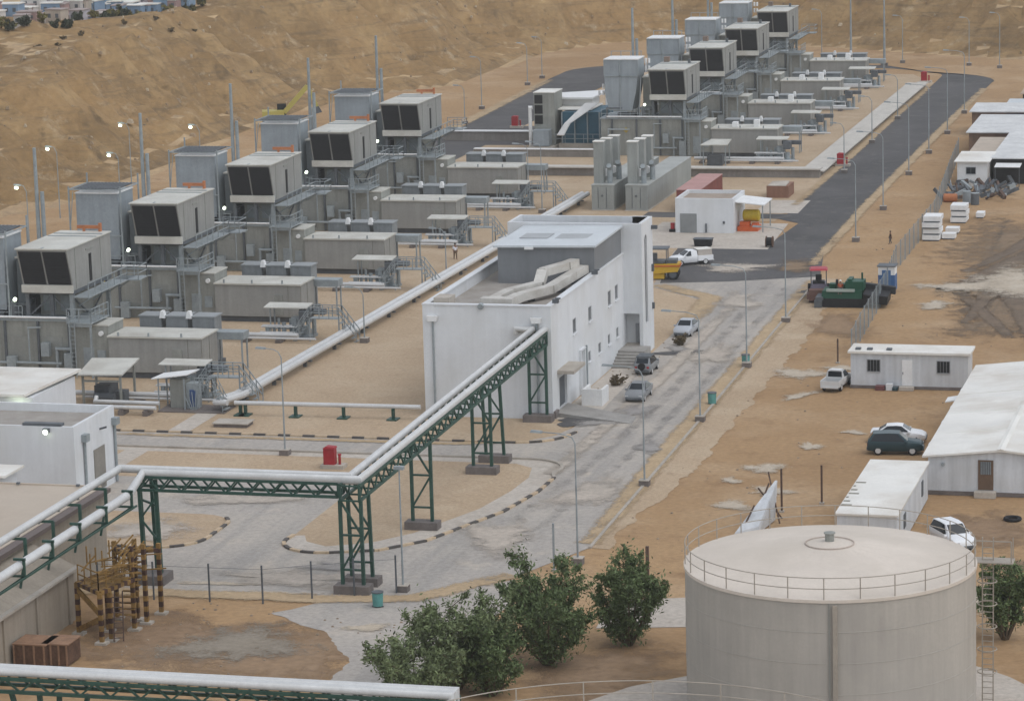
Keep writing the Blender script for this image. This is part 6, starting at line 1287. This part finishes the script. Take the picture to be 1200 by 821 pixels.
# ------------------------------------------------------------------ distant town on the plateau
rn = random.Random(77); cols = [(.50, .47, .44), (.42, .36, .30), (.36, .24, .22), (.55, .53, .50), (.30, .27, .30), (.45, .42, .45), (.20, .28, .38)]
CN = ['cream', 'tan', 'dusky pink', 'white', 'grey', 'pale mauve', 'blue']
edge = [(-178, 374), (-172.2, 386), (-165.5, 409.6), (-162.9, 422.6), (-158, 432)]
def on_edge(f):
    k = f*(len(edge)-1); i = min(int(k), len(edge)-2); a, c = Vector(edge[i]), Vector(edge[i+1]); return a.lerp(c, k-i)
for i in range(96):
    f = (i % 32+rn.random()*.6)/32; rowi = i//32; p = on_edge(f); x = p.x-6-rowi*6-rn.uniform(0, 3); y = p.y+3+rowi*6+rn.uniform(0, 3); c = rn.randrange(7) if not .62 < f < .8 else 6; g = hz(x, y)
    t = T('town_house', 'small %s flat roofed house in the distant town above the hillside' % CN[c], 'house', (x, y, g), 'houses of the distant town', R(rn.uniform(-12, 12)), True)
    w_, d_, h_ = rn.uniform(1.5, 3.0), rn.uniform(1.6, 3.0), rn.uniform(1.1, 2.1); mm = mat('town_wall_'+CN[c].replace(' ', '_'), cols[c], .85, .12, .6)
    MB().box(-w_/2, w_/2, -d_/2, d_/2, -.6, h_).build('wall', mm, t); MB().box(-w_/2-.12, w_/2+.12, -d_/2-.12, d_/2+.12, h_, h_+.15).build('roof', M_roofw if rn.random() < .45 else mat('town_roof', (.33, .27, .25), .8), t)
    b = MB()
    for k in range(2): b.box(-w_/4+k*w_/2-.25, -w_/4+k*w_/2+.25, -d_/2-.03, -d_/2, h_*.45, h_*.75)
    b.build('window', M_steel_d, t)
for i in range(54):
    f = (i+rn.random()*.5)/54; p = on_edge(f); x, y = p.x-2.2-rn.uniform(0, 2), p.y+rn.uniform(0, 2); yl = rn.random() < .3
    shrub('hedge_bush', ('yellowish' if yl else 'dark green')+' bush in the hedge along the edge of the distant town', 'bush', x, y, rn.uniform(.8, 1.4), rn.uniform(.9, 1.7), 200, 200+i, mat('yellow_green_leaf', (.17, .15, .05), .8, .3, 1) if yl else leaf_mat('far_hedge_leaf', (.06, .07, .045)), ls=.34, group='hedge of the distant town', stems=4, ground=hz(x, y))
for i in range(16):
    f = .1+i*.055; p = on_edge(min(f, 1)); x, y = p.x+rn.uniform(4, 14), p.y-rn.uniform(1, 8)
    if foot_dist(x, y) > 14: shrub('scrub_bush', 'tiny dry scrub bush on the bare plateau above the hillside', 'bush', x, y, .5, .6, 60, 300+i, mat('dry_leaf', (.12, .09, .05)), ls=.25, group='scrub on the plateau', stems=3, ground=hz(x, y))
t = T('white_hut', 'tiny white hut at the left end of the hedge of the distant town', 'hut', (-175, 378, hz(-175, 378)), None, 0, True); MB().box(-1, 1, -1, 1, -.5, 1.6).build('wall', M_whiter, t); MB().box(-1.1, 1.1, -1.1, 1.1, 1.6, 1.7).build('roof', M_roofw, t)

# ------------------------------------------------------------------ dusty air
hm = bpy.data.materials.new('dusty_air'); hm.use_nodes = True; hn = hm.node_tree; hn.nodes.remove(hn.nodes['Principled BSDF'])
pv = hn.nodes.new('ShaderNodeVolumePrincipled'); pv.inputs['Color'].default_value = (.88, .86, .82, 1); pv.inputs['Density'].default_value = .00022; pv.inputs['Anisotropy'].default_value = .2
hn.links.new(pv.outputs[0], hn.nodes['Material Output'].inputs['Volume'])
tag(MB().box(-3100, 3100, -1100, 4200, -4, 110).build('haze', hm), kind='stuff')
